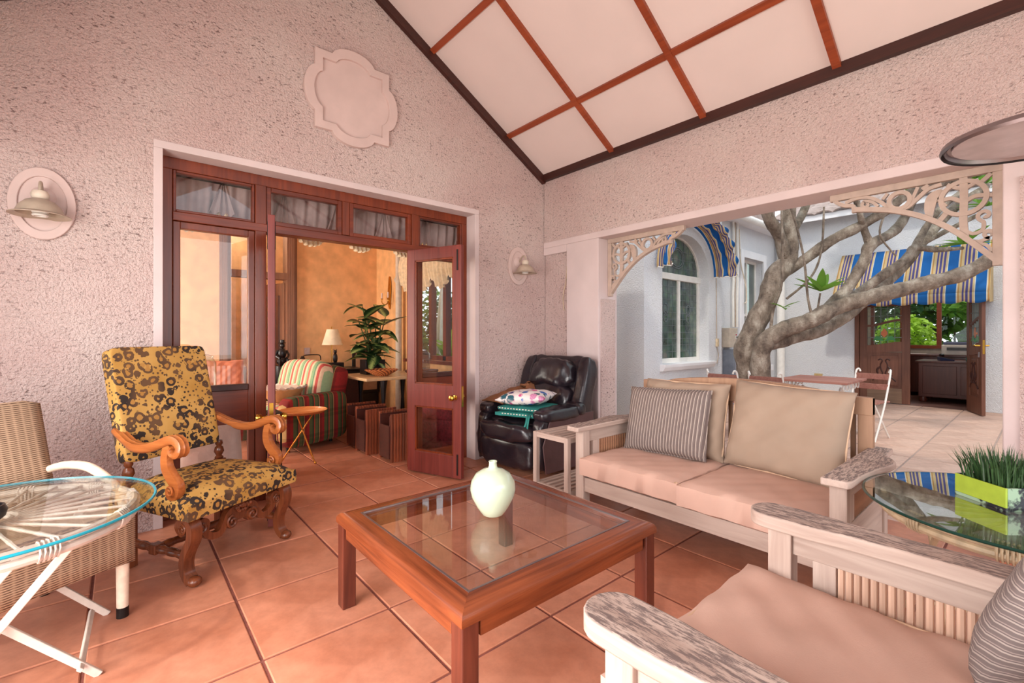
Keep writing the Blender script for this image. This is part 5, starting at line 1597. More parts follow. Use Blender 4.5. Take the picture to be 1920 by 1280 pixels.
# socket, statue on stand in the doorway
tag(MB().bb((-0.04, -0.008, -0.05), (0.04, 0, 0.05)).box((-0.015, -0.01, 0.018), (0.018, 0.006, 0.03)).box((0.015, -0.01, -0.015), (0.018, 0.006, 0.03)).build('wall_socket', M['moulding'], None, 0, 0.002, (2.08, YB2, 1.02)), 'cream wall socket on the ochre wall left of the lamp', 'socket')
SS = thing('statue_stand', 'slim black plinth carrying the seated figure', 'plinth', (1.62, 6.55, 0))
MB().lathe([(0.10, 0), (0.10, 0.03), (0.04, 0.06), (0.03, 0.3), (0.05, 0.50), (0.10, 0.60), (0.10, 0.85)], 14).build('column', M['black'], SS)
SF = thing('carved_figure', 'small black carved figure in a hat on the slim plinth', 'sculpture', (1.62, 6.55, 0.851))
q = MB()
q.ball((0, 0, 0.06), (0.07, 0.06, 0.06), 12, 8).ball((0, 0, 0.16), (0.055, 0.045, 0.075), 12, 10).ball((0, -0.005, 0.265), (0.032, 0.034, 0.04), 12, 10).cyl((0, 0, 0.21), (0, 0, 0.24), 0.02)
for sx in (-1, 1):
    q.tube(smoothp([(sx * 0.05, 0, 0.20), (sx * 0.078, -0.01, 0.14), (sx * 0.04, -0.06, 0.10)], 4), 0.015, 8)
    q.tube(smoothp([(sx * 0.03, -0.02, 0.06), (sx * 0.05, -0.09, 0.075), (sx * 0.045, -0.085, 0.0)], 4), 0.02, 8)
q.lathe([(0.048, 0.295), (0.05, 0.302), (0.03, 0.306), (0.028, 0.34), (0.0005, 0.345)], 14)
q.build('body', M['black'], SF)
# jars, side table, sofa with cushions behind the left side light
def jar(label, loc, r, h, mat=None):
    t = thing('glass_jar', label, 'jar', loc)
    MB().lathe([(0.0005, 0.002), (r * 0.9, 0.002), (r, 0.02), (r, h * 0.78), (r * 0.72, h * 0.9), (r * 0.75, h * 0.92), (r * 0.72, h * 0.92), (r * 0.68, h * 0.9), (r * 0.95, h * 0.77), (r * 0.95, 0.02), (0.0005, 0.012)], 28, cap=False).build('body', M['jar_glass'], t, 50)
    MB().lathe([(r * 0.8, h * 0.921), (r * 0.8, h * 0.94), (r * 0.3, h * 0.99), (0.012, h), (0.018, h * 1.04), (0.016, h * 1.07), (0.0005, h * 1.085)], 24, cap=False).build('lid', M['jar_glass'], t, 50)
    return t
CB = thing('cloth_table', 'small table under a white cloth behind the side light', 'table', (0.56, 4.66, 0))
MB().lathe([(0.27, 0.02), (0.25, 0.4), (0.235, 0.745), (0.225, 0.76), (0.0005, 0.762)], 36, cap=False).build('cloth', plain('white_cloth', srgb(236, 228, 222), 0.9), CB, 50)
MB().cyl((0, 0, 0), (0, 0, 0.74), 0.04).build('pedestal', M['arch_wood'], CB)
jar('tall glass jar with a lid behind the leopard armchair', (0.54, 4.62, 0.763), 0.085, 0.33)
LS = thing('living_sofa', 'rust sofa against the living room left side', 'sofa', (0.78, 6.58, 0), 0)
rust = plain('rust_linen', srgb(150, 86, 58), 0.9, var=0.1)
part('base', LS, (0, 0, 0.24), (1.1, 0.8, 0.36), 0.15, rust)
part('backrest', LS, (0, 0.36, 0.56), (1.1, 0.2, 0.6), 0.3, rust)
for sx in (-1, 1):
    part('arm', LS, (sx * 0.55, 0, 0.36), (0.18, 0.8, 0.56), 0.3, rust)
part('seat_cushion', LS, (0, -0.04, 0.46), (0.92, 0.66, 0.16), 0.3, rust)
for (lab, x, col, sd) in (('olive patterned cushion on the rust sofa', -0.22, srgb(176, 164, 110), 51), ('salmon cushion on the rust sofa', 0.21, srgb(224, 138, 104), 52)):
    M['c%d' % sd] = plain('cushion_%d' % sd, col, 0.9, var=0.25 if sd == 51 else 0.06, scale=40)
    c = Vector((0.78 + x, 6.62, 0.55))
    back_cushion('throw_cushion', lab, tuple(c), 18, 0, 0.42, 0.40, 0.13, 'c%d' % sd, sd)
# red chair and dark table by the garden window
M['red_cloth'] = plain('red_brocade', srgb(110, 24, 34), 0.85, var=0.45, scale=38, bump=0.2)
RC2 = thing('red_chair', 'dark red brocade chair inside by the right side light', 'chair', (2.79, 4.42, 0), R(-150))
part('seat', RC2, (0, 0, 0.40), (0.50, 0.48, 0.14), 0.25, M['red_cloth'])
part('backrest', RC2, (0, 0.22, 0.72), (0.48, 0.09, 0.62), 0.25, M['red_cloth'], Matrix.Rotation(R(-8), 3, 'X'))
part('skirt', RC2, (0, 0, 0.18), (0.50, 0.46, 0.34), 0.12, M['red_cloth'])
DT = thing('dark_table', 'dark round table holding a glass jar by the garden window', 'table', (2.80, 5.02 - 0.05, 0))
MB().lathe([(0.0005, 0.80), (0.19, 0.80), (0.2, 0.815), (0.2, 0.83), (0.0005, 0.83)], 28, cap=False).build('top', M['dark_trim'], DT, 40)
MB().lathe([(0.14, 0), (0.14, 0.03), (0.04, 0.06), (0.03, 0.4), (0.045, 0.7), (0.09, 0.8)], 16).build('pedestal', M['dark_trim'], DT)
jar('squat glass jar with a lid in front of the garden window', (2.80, 4.97, 0.831), 0.10, 0.25)
# wrought iron plant stand seen below the side light
IS = thing('iron_stand', 'grey wrought iron stand behind the side light', 'stand', (0.98, 4.50, 0))
for sx in (-1, 1):
    for sy in (-1, 1):
        MB().tube([(sx * 0.10, sy * 0.10, 0), (sx * 0.10, sy * 0.10, 0.56)], 0.009, 6).build('leg', M['iron'], IS)
    for x in (-0.04, 0.03):
        MB().tube([(x, sx * 0.10, 0.08), (x, sx * 0.10, 0.52)], 0.005, 6).build('rod', M['iron'], IS)
for z in (0.08, 0.52):
    MB().tube([(0.10, 0.10, z), (0.10, -0.10, z), (-0.10, -0.10, z), (-0.10, 0.10, z)], 0.007, 6, True).build('frame', M['iron'], IS)
MB().bb((-0.11, -0.11, 0.56), (0.11, 0.11, 0.572)).build('top', M['iron'], IS, 0)
# garden outside the living room window
def foliage(q, c, r, n, s, rn, flat=0.0):
    for k in range(n):
        while True:
            p = Vector((rn.uniform(-1, 1), rn.uniform(-1, 1), rn.uniform(-1, 1)))
            if 0.25 < p.length < 1:
                break
        p = Vector((p.x * r[0], p.y * r[1], p.z * r[2])) + Vector(c)
        e = Euler((rn.uniform(-0.9, 0.9), rn.uniform(-0.9, 0.9), rn.uniform(0, 6.28))).to_matrix()
        sc = s * rn.uniform(0.6, 1.3)
        q.add([p + e @ Vector(v) * sc for v in ((-0.5, 0, 0), (0, 0.24, 0.06), (0.5, 0, 0), (0, -0.24, 0.06))], [(0, 1, 2, 3)])
    return q
def green(name, c):
    t = NT(name)
    t.p.inputs['Subsurface Weight'].default_value = 0.0
    col = t.ramp(t.noise(2.2, 3), [(0.3, tuple(x * 0.6 for x in c[:3]) + (1,)), (0.7, c)])
    t.done(col, 0.55)
    tl = t.n('ShaderNodeBsdfTranslucent')
    t.l(col, tl.inputs[0])
    mx = t.n('ShaderNodeMixShader')
    mx.inputs[0].default_value = 0.4
    t.l(t.p.outputs[0], mx.inputs[1])
    t.l(tl.outputs[0], mx.inputs[2])
    t.l(mx.outputs[0], t.out.inputs[0])
    return t.m
M['green1'] = green('leaf_green', srgb(120, 168, 62))
M['green2'] = green('leaf_dark_green', srgb(70, 112, 58))
M['green3'] = green('leaf_lime', srgb(168, 205, 60))
M['bark_g'] = plain('grey_bark', srgb(148, 134, 120), 0.9, var=0.3, scale=14, bump=0.5, bs=30)
def shrub(name, label, loc, r, n, s, mat, seed, group=None, stem=0.5):
    t = thing(name, label, 'shrub', loc, 0, group)
    rn = random.Random(seed)
    f = foliage(MB(), (0, 0, stem + r[2] * 0.75), r, n, s, rn).build('foliage', M[mat], t, 0)
    MB().tube(smoothp([(0, 0, -0.13), (0.04, 0.02, stem * 0.6), (0, 0, stem + r[2] * 0.6)], 4), lerps([0.05, 0.025], 9), 7).build('stem', M['bark_g'], t)
    return t
UM = thing('garden_umbrella', 'furled white garden umbrella outside the living room window', 'umbrella', (4.25, 6.85, 0))
MB().tube([(0, 0, -0.13), (0, 0, 2.2)], 0.02, 8).build('pole', M['white_metal'], UM)
q = MB()
q.grid(lambda u, v: ((0.10 * (1 - v) ** 0.7 + 0.018 + 0.025 * math.sin(2 * PI * u * 7) * (1 - v)) * math.cos(2 * PI * u), (0.10 * (1 - v) ** 0.7 + 0.018 + 0.025 * math.sin(2 * PI * u * 7) * (1 - v)) * math.sin(2 * PI * u), 0.85 + 1.25 * v), 56, 10)
q.build('canopy', plain('umbrella_cloth', srgb(240, 240, 236), 0.9), UM, 60)
BL = thing('broadleaf_plant', 'bright lime broad leaved plant outside the living room window', 'plant', (3.98, 6.1, 0))
blm = leaf_mesh(0.55, 0.24, 0.35)
rl = random.Random(4)
for k in range(16):
    az, el = k * 2.4, R(rl.uniform(30, 75))
    p = (0.03 * math.cos(az), 0.03 * math.sin(az), 0.45 + 0.04 * k)
    MB().tube([(0, 0, -0.13), p], 0.012, 5).build('stem', M['stemg'], BL)
    link('leaf', blm, M['green3'], BL, loc=p, rot=(0, -el, az))
for k, (x, y, r, mt) in enumerate(((3.95, 7.9, (0.5, 0.5, 1.0), 'green3'), (4.45, 8.3, (0.6, 0.6, 1.3), 'green1'), (4.0, 9.0, (0.5, 0.5, 1.2), 'green1'), (4.6, 7.2, (0.3, 0.6, 0.9), 'green2'), (3.75, 7.0, (0.25, 0.3, 0.6), 'green1'))):
    shrub('garden_shrub', ('lime green shrub behind the furled umbrella', 'tall mid green shrub farthest right outside the living room window', 'tall mid green shrub farthest left outside the living room window', 'dark shrub against the bay beside the umbrella', 'small mid green shrub behind the lime plant')[k], (x, y, 0), r, 1100, 0.16, mt, 60 + k, 'shrubs outside the living room')
# ------------------------------------------------------------------ courtyard: arched window
W2 = sroot('window_2', 'arched leaded stained glass window of the bay')
GYW = BY + 0.17
cxw, hwx = (WX0 + WX1) / 2, (WX1 - WX0) / 2
MX = 6.10
def ow(x):
    return WSP + (WAP - WSP) * max(0.0, 1 - ((x - cxw) / hwx) ** 2) ** 0.45
q = MB().bb((WX0, GYW - 0.03, WS), (WX0 + 0.05, GYW + 0.04, WSP)).bb((WX1 - 0.05, GYW - 0.03, WS), (WX1, GYW + 0.04, WSP)).bb((WX0 + 0.05, GYW - 0.03, WS), (WX1 - 0.05, GYW + 0.04, WS + 0.07))
q.build('frame', M['white_metal'], W2, 0, 0.004)
MB().bb((WX0, GYW - 0.045, 2.03), (WX1, GYW + 0.04, 2.12)).build('transom_bar', M['white_metal'], W2, 0, 0.006)
MB().bb((MX - 0.025, GYW - 0.03, WS + 0.07), (MX + 0.025, GYW + 0.04, 2.03)).build('mullion', M['white_metal'], W2, 0, 0.004)
ap = [(x, GYW, z) for x, z in arch(20)]
MB().ribbon(ap, 0.05, 0.05, (0, 1, 0)).build('arch_frame', M['white_metal'], W2, 30)
def stained(name, a, b):
    t = NT(name)
    c = t.ramp(t.noise(5, 4, 0.6), [(0.3, a), (0.55, b), (0.75, srgb(130, 144, 124))])
    c2 = t.mix(0.25, c, t.vor(9, out='Color'), 'MULTIPLY')
    t.bump(t.noise(60, 3), 0.25, 0.004)
    return t.done(c2, 0.12, spec=0.8)
M['stained'] = stained('stained_green_glass', srgb(40, 56, 52), srgb(88, 108, 96))
M['lead'] = plain('lead_came', srgb(120, 128, 130), 0.5, 0.4)
for (a, b) in ((WX0 + 0.05, MX - 0.025), (MX + 0.025, WX1 - 0.05)):
    p = MB().bb((a, GYW, WS + 0.07), (b, GYW + 0.008, 2.03)).build('pane', M['stained'], W2, 0)
    q = MB()
    nx, nz = 5, 12
    for i in range(1, nx):
        x = a + (b - a) * i / nx
        q.bb((x - 0.003, GYW - 0.005, WS + 0.07), (x + 0.003, GYW + 0.002, 2.03))
    for i in range(1, nz):
        z = WS + 0.07 + (2.03 - WS - 0.07) * i / nz
        q.bb((a, GYW - 0.005, z - 0.003), (b, GYW + 0.002, z + 0.003))
    cx0 = (a + b) / 2
    for (r0, zz) in ((0.07, 1.62), (0.06, 1.50), (0.035, 1.56)):
        q.tube([(cx0 + r0 * math.cos(t) * 0.8, GYW - 0.006, zz + r0 * math.sin(t)) for t in [2 * PI * i / 18 for i in range(18)]], 0.007, 5, True)
    l = q.build('lead_came', M['lead'], p, 0)
    l['kind'] = 'stuff'
q = MB()
pl = [(x, z) for x, z in arch(20)]
q.prism([(x, z) for x, z in pl], GYW, GYW + 0.008, lambda a, b, t: (a, t, b))
p = q.build('arch_pane', M['stained'], W2, 0)
q = MB()
for i in range(1, 9):
    x = WX0 + (WX1 - WX0) * i / 9
    q.bb((x - 0.003, GYW - 0.005, 2.12), (x + 0.003, GYW + 0.002, ow(x)))
for z in (2.22, 2.34, 2.46):
    dx = hwx * max(0, 1 - ((z - WSP) / (WAP - WSP)) ** 2.2) ** 0.5
    q.bb((cxw - dx, GYW - 0.005, z - 0.003), (cxw + dx, GYW + 0.002, z + 0.003))
for r in (0.16, 0.13):
    q.tube([(MX - 0.03 + r * math.cos(t) * 1.2, GYW - 0.006, 2.36 + r * 0.95 * math.sin(t)) for t in [2 * PI * i / 24 for i in range(24)]], 0.008, 5, True)
q.build('lead_came', M['lead'], p, 0)['kind'] = 'stuff'
yzp(MB(), [(BY - 0.08, 0.86), (BY - 0.075, 0.83), (BY - 0.045, 0.78), (BY, 0.775), (BY + 0.16, 0.775), (BY + 0.16, 0.87), (BY - 0.08, 0.87)], WX0 - 0.06, WX1 + 0.08).build('sill', M['plaster_out'], W2, 0, 0.004)

# awning cloth
def awn_stops():
    B, C, P = srgb(28, 110, 186), srgb(226, 200, 150), srgb(92, 86, 150)
    Wt = srgb(236, 232, 220)
    return [(0, B), (0.36, Wt), (0.39, C), (0.46, P), (0.54, C), (0.60, P), (0.68, C), (0.735, P), (0.80, C), (0.90, srgb(206, 150, 84)), (0.94, C), (0.97, Wt)]
def awn_mat(name, axis, per):
    t = NT(name)
    x = t.sep()[axis]
    fr = t.math('FRACT', t.math('ADD', t.math('DIVIDE', x, per), 50.15))
    c = t.ramp(fr, awn_stops(), True)
    c = t.mix(0.3, c, t.ramp(t.noise(9, 4), [(0.3, (0.72, 0.72, 0.72)), (0.7, (1, 1, 1))]), 'MULTIPLY')
    t.done(c, 0.85)
    tl = t.n('ShaderNodeBsdfTranslucent')
    t.l(c, tl.inputs[0])
    mx = t.n('ShaderNodeMixShader')
    mx.inputs[0].default_value = 0.35
    t.l(t.p.outputs[0], mx.inputs[1])
    t.l(tl.outputs[0], mx.inputs[2])
    t.l(mx.outputs[0], t.out.inputs[0])
    return t.m
M['awning'] = awn_mat('striped_awning', 1, 0.335)
M['awning_x'] = awn_mat('striped_awning_arch', 1, 0.17)
AW = thing('awning', 'blue and cream striped awning over the courtyard doors', 'awning', (FX, 0, 0))
y0, y1 = 0.58, 2.62
q = MB()
q.grid(lambda u, v: (-0.005 - 0.675 * v, y0 + (y1 - y0) * u, 2.80 - 0.88 * v ** 1.15 - 0.02 * math.sin(PI * v) * abs(math.sin(u * PI * 4))), 48, 8)
o = q.build('canopy', M['awning'], AW, 60)
o.modifiers.new('s', 'SOLIDIFY').thickness = 0.004
q = MB()
q.grid(lambda u, v: (-0.682, y0 + (y1 - y0) * u, 1.92 - (0.135 + 0.035 * abs(math.sin(u * PI * 7))) * v), 98, 3)
o = q.build('valance', M['awning'], AW, 60)
o.modifiers.new('s', 'SOLIDIFY').thickness = 0.003
for y in (y0, y1):
    q = MB()
    q.add([(-0.005, y, 2.80), (-0.68, y, 1.92), (-0.68, y, 1.76), (-0.005, y, 1.80)], [(0, 1, 2, 3)])
    o = q.build('side_flap', M['awning'], AW, 0)
    o.modifiers.new('s', 'SOLIDIFY').thickness = 0.004
    MB().tube([(0.0, y + 0.01, 2.0), (-0.675, y + 0.01, 1.92)], 0.01, 6).build('arm', M['white_metal'], AW)
MB().tube([(-0.66, y0 + 0.01, 1.905), (-0.66, y1 - 0.01, 1.905)], 0.01, 8).build('front_bar', M['white_metal'], AW)
HA = thing('arch_awning', 'folded striped hood awning around the arched window', 'awning', (0, BY, 0))
q = MB()
A2 = arch(28, 0.15)
def hood(u, v):
    i = u * (len(A2) - 1)
    k = min(int(i), len(A2) - 2)
    x = A2[k][0] + (A2[k + 1][0] - A2[k][0]) * (i - k)
    z = A2[k][1] + (A2[k + 1][1] - A2[k][1]) * (i - k)
    dx, dz = x - cxw, z - WSP + 0.25
    L = math.hypot(dx, dz)
    b = 0.10 * v + 0.03 * math.sin(v * PI * 4.5)
    return (x + dx / L * b, -0.005 - 0.30 * v + 0.03 * math.sin(u * 60) * v, z + dz / L * b - 0.03 * v * v)
q.grid(hood, 84, 14)
o = q.build('hood', M['awning_x'], HA, 60)
o.modifiers.new('s', 'SOLIDIFY').thickness = 0.004
for u in (0, 1):
    MB().tube([Vector(hood(u, v / 6)) for v in range(7)], 0.008, 6).build('hoop', M['white_metal'], HA)

# second window, pipes, boxes on the left courtyard wall
W5 = sroot('window_5', 'white sash window on the left courtyard wall')
q = MB()
Y5 = 3.86
for x in (W2X0, (W2X0 + W2X1) / 2 - 0.02, W2X1 - 0.05):
    q.bb((x, Y5, W2Z0), (x + 0.05, Y5 + 0.05, W2Z1))
for z in (W2Z0, 1.62, W2Z1 - 0.05):
    q.bb((W2X0, Y5 - 0.005, z), (W2X1, Y5 + 0.05, z + 0.05))
q.build('sash', M['white_metal'], W5, 0)
for (a, b) in ((W2Z0, 1.62), (1.62, W2Z1)):
    MB().bb((W2X0, Y5 + 0.02, a), (W2X1, Y5 + 0.026, b)).build('pane', M['dark_glass'], W5, 0)
MB().bb((W2X0, 4.3, W2Z0 - 0.3), (W2X1, 4.31, W2Z1 + 0.2)).build('curtain', plain('grey_curtain', srgb(120, 118, 130), 0.9), W5, 0)
q = MB().bb((W2X0 - 0.14, 3.71, W2Z0), (W2X0, 3.76, W2Z1 + 0.14)).bb((W2X1, 3.71, W2Z0), (W2X1 + 0.14, 3.76, W2Z1 + 0.14)).bb((W2X0, 3.71, W2Z1), (W2X1, 3.76, W2Z1 + 0.14))
q.build('surround', M['plaster_out'], W5, 0, 0.006)
MB().bb((W2X0 - 0.2, 3.60, W2Z0 - 0.12), (W2X1 + 0.2, 3.76, W2Z0)).build('sill', M['plaster_out'], W5, 0, 0.01)
MBX = thing('meter_box', 'cream electric isolator box beside the tree trunk', 'electric box', (8.22, 3.74, 1.04))
MB().bb((-0.17, -0.14, 0), (0.15, 0, 0.34)).build('case', M['cream_paint'], MBX, 0, 0.01)
MB().bb((0.04, -0.155, 0.14), (0.10, -0.14, 0.24)).build('switch_plate', M['white_metal'], MBX, 0)
MB().tube([(0.07, -0.15, 0.18), (0.09, -0.20, 0.17), (0.13, -0.22, 0.13)], 0.014, 6).build('handle', M['black'], MBX)
MB().ball((0.05, -0.155, 0.22), 0.014, 8, 6).build('indicator', plain('red_button', srgb(190, 40, 50), 0.4), MBX)
GC = thing('electric_cabinet', 'grey steel cabinet below the cream electric box', 'electric box', (8.25, 3.74, 0.34))
MB().bb((-0.17, -0.20, 0), (0.20, 0, 0.66)).build('case', plain('grey_steel', srgb(132, 138, 150), 0.5, 0.2), GC, 0, 0.008)
MB().bb((-0.15, -0.208, 0.03), (0.18, -0.20, 0.63)).build('door', plain('grey_steel_door', srgb(146, 150, 162), 0.5, 0.2), GC, 0, 0.004)
rp = random.Random(9)
for k, (x, m) in enumerate(((8.42, 'white_metal'), (8.50, 'enamel'), (8.58, 'white_metal'), (8.68, 'cream_paint'))):
    pts = [(x + rp.uniform(-0.015, 0.015), 3.70, 1.4 + i * 0.28) for i in range(8)]
    if k == 3:
        pts = smoothp([(8.66, 3.70, 3.2), (8.70, 3.69, 2.6), (8.86, 3.67, 2.2), (8.90, 3.67, 1.9), (8.84, 3.68, 1.85)], 5)
    tag(MB().tube(pts, 0.022 if k % 2 == 0 else 0.012, 8).build('wall_pipe', M[m]), ('thick white conduit nearest the bay', 'thin grey cable between the white conduits', 'thick white conduit nearest the sash window', 'loose cream cable looping toward the sash window')[k], 'pipe', 'conduits on the left courtyard wall')
DP = thing('downpipe', 'white downpipe in the far corner of the courtyard', 'pipe', (10.45, 3.62, 0))
MB().tube([(0, 0, 0), (0, 0, 3.30)], 0.075, 12).build('pipe', M['white_metal'], DP)
MB().lathe([(0.10, 0), (0.10, 0.07), (0.076, 0.10)], 14, (0, 0, 1.12)).build('collar', M['white_metal'], DP)
tag(MB().bb((-0.03, -0.07, -0.06), (0, 0.07, 0.06)).bb((-0.04, -0.04, -0.03), (-0.03, 0.04, 0.03)).build('wall_vent', plain('brass_vent', srgb(190, 160, 110), 0.5), None, 0, 0.003, (FX, 3.02, 0.42)), 'small ochre vent low on the far courtyard wall', 'vent')
CBL = thing('pull_cord', 'awning pull cord hanging on the bay wall', 'cord', (6.90, BY - 0.012, 0))
MB().tube(smoothp([(0, 0, 2.45), (0.01, 0, 1.8), (0.02, 0, 1.15), (0.06, -0.005, 0.95), (0.02, 0, 0.82)], 5), 0.006, 5).build('cord', M['enamel'], CBL)
MB().bb((0.0, -0.02, 1.08), (0.05, 0.01, 1.2)).build('cleat', M['tan_cane'], CBL, 0)

# ------------------------------------------------------------------ courtyard doors
M['door_dk'] = wood('weathered_door', srgb(84, 46, 34), srgb(126, 80, 60), 0.5, 2)
M['door_pale'] = wood('bleached_door_foot', srgb(120, 92, 74), srgb(156, 124, 100), 0.7, 0)
M['cathedral'] = thin_glass('cathedral_glass', (0.84, 0.88, 0.84, 1), 1.0, 1.5, 0.12)
DC = sroot('door_2', 'dark timber frame of the courtyard doors')
q = MB().bb((FX - 0.02, DY1 - 0.07, 0), (FX + 0.12, DY1, DZ)).bb((FX - 0.02, DY0, 0), (FX + 0.12, DY0 + 0.05, DZ)).bb((FX - 0.02, DY0 + 0.05, DZ - 0.07), (FX + 0.12, DY1 - 0.07, DZ))
q.build('frame', M['door_dk'], DC, 0, 0.004)
def swan(q, cx, sx, z0):
    pts = smoothp([(cx + sx * 0.085, 0, z0 + 0.32), (cx + sx * 0.05, 0, z0 + 0.345), (cx + sx * 0.025, 0, z0 + 0.31), (cx + sx * 0.05, 0, z0 + 0.24), (cx + sx * 0.045, 0, z0 + 0.16), (cx + sx * 0.02, 0, z0 + 0.08), (cx + sx * 0.06, 0, z0 + 0.03), (cx + sx * 0.12, 0, z0 + 0.05)], 4)
    q.tube(pts, 0.012, 6)
    q.tube(smoothp([(cx + sx * 0.055, 0, z0 + 0.21), (cx + sx * 0.10, 0, z0 + 0.14), (cx + sx * 0.085, 0, z0 + 0.06)], 4), [0.008, 0.012, 0.018, 0.02, 0.02, 0.02, 0.018, 0.012, 0.008], 6)
def court_leaf(label, hinge, end, carved):
    hx, hy = hinge
    dx, dy = end[0] - hx, end[1] - hy
    L = math.hypot(dx, dy)
    t = thing('courtyard_door_leaf', label, 'door', (hx, hy, 0.01), math.atan2(dy, dx))
    H, w, th = 1.88, 0.115, 0.045
    for x in (0, L - w):
        MB().bb((x, -th / 2, 0), (x + w, th / 2, H)).build('stile', M['door_dk'], t, 0, 0.003)
    MB().bb((w, -th / 2, 0), (L - w, th / 2, 0.27)).build('rail', M['door_pale'] if carved else M['door_dk'], t, 0, 0.003)
    N = 14
    def wave(u, a):
        return a * (-math.cos(PI * u)) * (1)
    # wavy lock rail under the glass
    lo = [(w + (L - 2 * w) * i / N, 0.93 + wave(i / N, 0.015)) for i in range(N + 1)]
    hi = [(w + (L - 2 * w) * i / N, 1.09 + wave(i / N, 0.035)) for i in range(N + 1)]
    xzp(MB(), lo + hi[::-1], -th / 2, th / 2).build('lock_rail', M['door_dk'], t, 30)
    MB().bb((w, -th / 2, H - 0.11), (L - w, th / 2, H)).build('rail', M['door_dk'], t, 0, 0.003)
    mid = [(w + (L - 2 * w) * i / N, 1.47 + wave(i / N, 0.05)) for i in range(N + 1)]
    MB().ribbon([(a, 0, b) for a, b in mid], 0.04, 0.035, (0, 1, 0)).build('glazing_bar', M['door_dk'], t, 30)
    MB().bb((w, -0.012, 0.27), (L - w, 0.012, 0.93)).build('panel', M['door_dk'], t, 0)
    pm = MB()
    xzp(pm, [(w + 0.05, 0.34), (L - w - 0.05, 0.31), (L - w - 0.05, 0.88), (w + 0.05, 0.86)], -0.024, 0.024)
    pm.build('raised_panel', M['door_dk'], t, 0, 0.012)
    MB().bb((w, -0.003, 1.05), (L - w, 0.003, H - 0.11)).build('pane', M['cathedral'], t, 0)
    q = MB()
    for i in range(1, 5):
        x = w + (L - 2 * w) * i / 5
        q.bb((x - 0.004, -0.008, 1.08), (x + 0.004, 0.008, H - 0.11))
    for z in (1.20, 1.36, 1.60, 1.74):
        q.bb((w, -0.008, z - 0.004), (L - w, 0.008, z + 0.004))
    q.build('lead_came', M['lead'], t, 0)['kind'] = 'stuff'
    c = L / 2
    gl = plain('green_stained', srgb(70, 140, 86), 0.2)
    og = plain('orange_stained', srgb(206, 120, 80), 0.2)
    if 'gs' not in M:
        M['gs'], M['os'] = gl, og
    for sx in (-1, 1):
        xzp(MB(), [(c, 1.13), (c + sx * 0.06, 1.22), (c + sx * 0.12, 1.23), (c + sx * 0.17, 1.14), (c + sx * 0.10, 1.155)], -0.009, 0.009).build('glass_leaf', M['gs'], t, 0)
    xzp(MB(), [(c, 1.20), (c + 0.05, 1.26), (c + 0.04, 1.31), (c, 1.37), (c - 0.04, 1.31), (c - 0.05, 1.26)], -0.011, 0.011).build('glass_bud', M['os'], t, 0)
    for f in (-1, 1):
        q = MB()
        for sx in (-1, 1):
            swan(q, c, sx, 0.46)
        q.tube(smoothp([(c - 0.17, 0, 0.40), (c - 0.1, 0, 0.47), (c, 0, 0.485), (c + 0.1, 0, 0.47), (c + 0.17, 0, 0.40)], 4), 0.012, 6)
        for i, p in enumerate(q.v):
            q.v[i] = Vector((p.x, p.y + f * 0.024, p.z))
        q.build('carved_swans', M['dark_trim'], t)
    if not carved:
        k = MB()
        for sy in (-1, 1):
            k.tube([(L - 0.06, sy * 0.02, 1.08), (L - 0.06, sy * 0.075, 1.08), (L - 0.13, sy * 0.08, 1.08)], [0.016, 0.012, 0.012], 8)
        k.build('lever', M['brass'], t)
        MB().bb((L - 0.002, -0.012, 0.95), (L + 0.004, 0.012, 1.17)).build('lock_plate', M['brass'], t, 0)
        MB().tube([(L - 0.07, -0.03, 0.98), (L - 0.07, -0.035, 0.90)], 0.012, 6).build('key', M['steel'], t)
    return t
court_leaf('closed courtyard door leaf with carved swans', (FX + 0.03, DY1 - 0.075), (FX + 0.03, 1.61), True)
court_leaf('courtyard door leaf standing open with brass lever', (FX - 0.03, 0.865), (10.10, 0.65), False)

# office furniture
M['desk'] = wood('desk_mahogany', srgb(70, 28, 20), srgb(108, 50, 36), 0.35, 2)
DK = thing('office_desk', 'dark mahogany pedestal desk inside the office', 'desk', (11.95, 1.05, 0))
MB().bb((-0.42, -0.62, 0.10), (0.42, 0.56, 0.74)).build('body', M['desk'], DK, 0, 0.006)
MB().bb((-0.46, -0.66, 0.74), (0.46, 0.60, 0.775)).build('top', M['desk'], DK, 0, 0.006)
for (a, b) in ((-0.56, -0.02), (0.03, 0.50)):
    MB().bb((-0.432, a, 0.16), (-0.42, b, 0.68)).build('panel', M['desk'], DK, 0, 0.006)
for sx in (-1, 1):
    for y in (-0.56, 0.50):
        MB().lathe([(0.05, 0), (0.06, 0.03), (0.045, 0.1)], 10, (sx * 0.36, y, 0)).build('foot', M['desk'], DK)
PRN = thing('printer', 'white office printer on a stand by the office window', 'printer', (12.75, 1.10, 0.86))
MB().bb((-0.22, -0.30, 0), (0.22, 0.30, 0.20)).build('body', M['white_metal'], PRN, 0, 0.015)
MB().bb((-0.235, -0.22, 0.09), (-0.22, 0.22, 0.15)).build('paper_slot', M['black'], PRN, 0)
MB().bb((-0.20, -0.28, 0.20), (0.22, 0.28, 0.26)).build('scanner_lid', plain('blue_grey_plastic', srgb(96, 104, 140), 0.4), PRN, 0, 0.02)
PS = thing('printer_stand', 'dark cabinet under the office window', 'cabinet', (12.95, 1.3, 0))
MB().bb((-0.4, -1.3, 0.08), (0.4, 1.2, 0.82)).build('body', M['desk'], PS, 0, 0.006)
MB().bb((-0.43, -1.33, 0.82), (0.43, 1.23, 0.86)).build('top', M['desk'], PS, 0, 0.006)
for y in (-1.26, 1.16):
    MB().bb((-0.36, y - 0.05, 0), (0.36, y + 0.05, 0.08)).build('foot', M['desk'], PS, 0)
BT = thing('document_box', 'teal document tray on the office desk', 'box', (11.90, 0.72, 0.776))
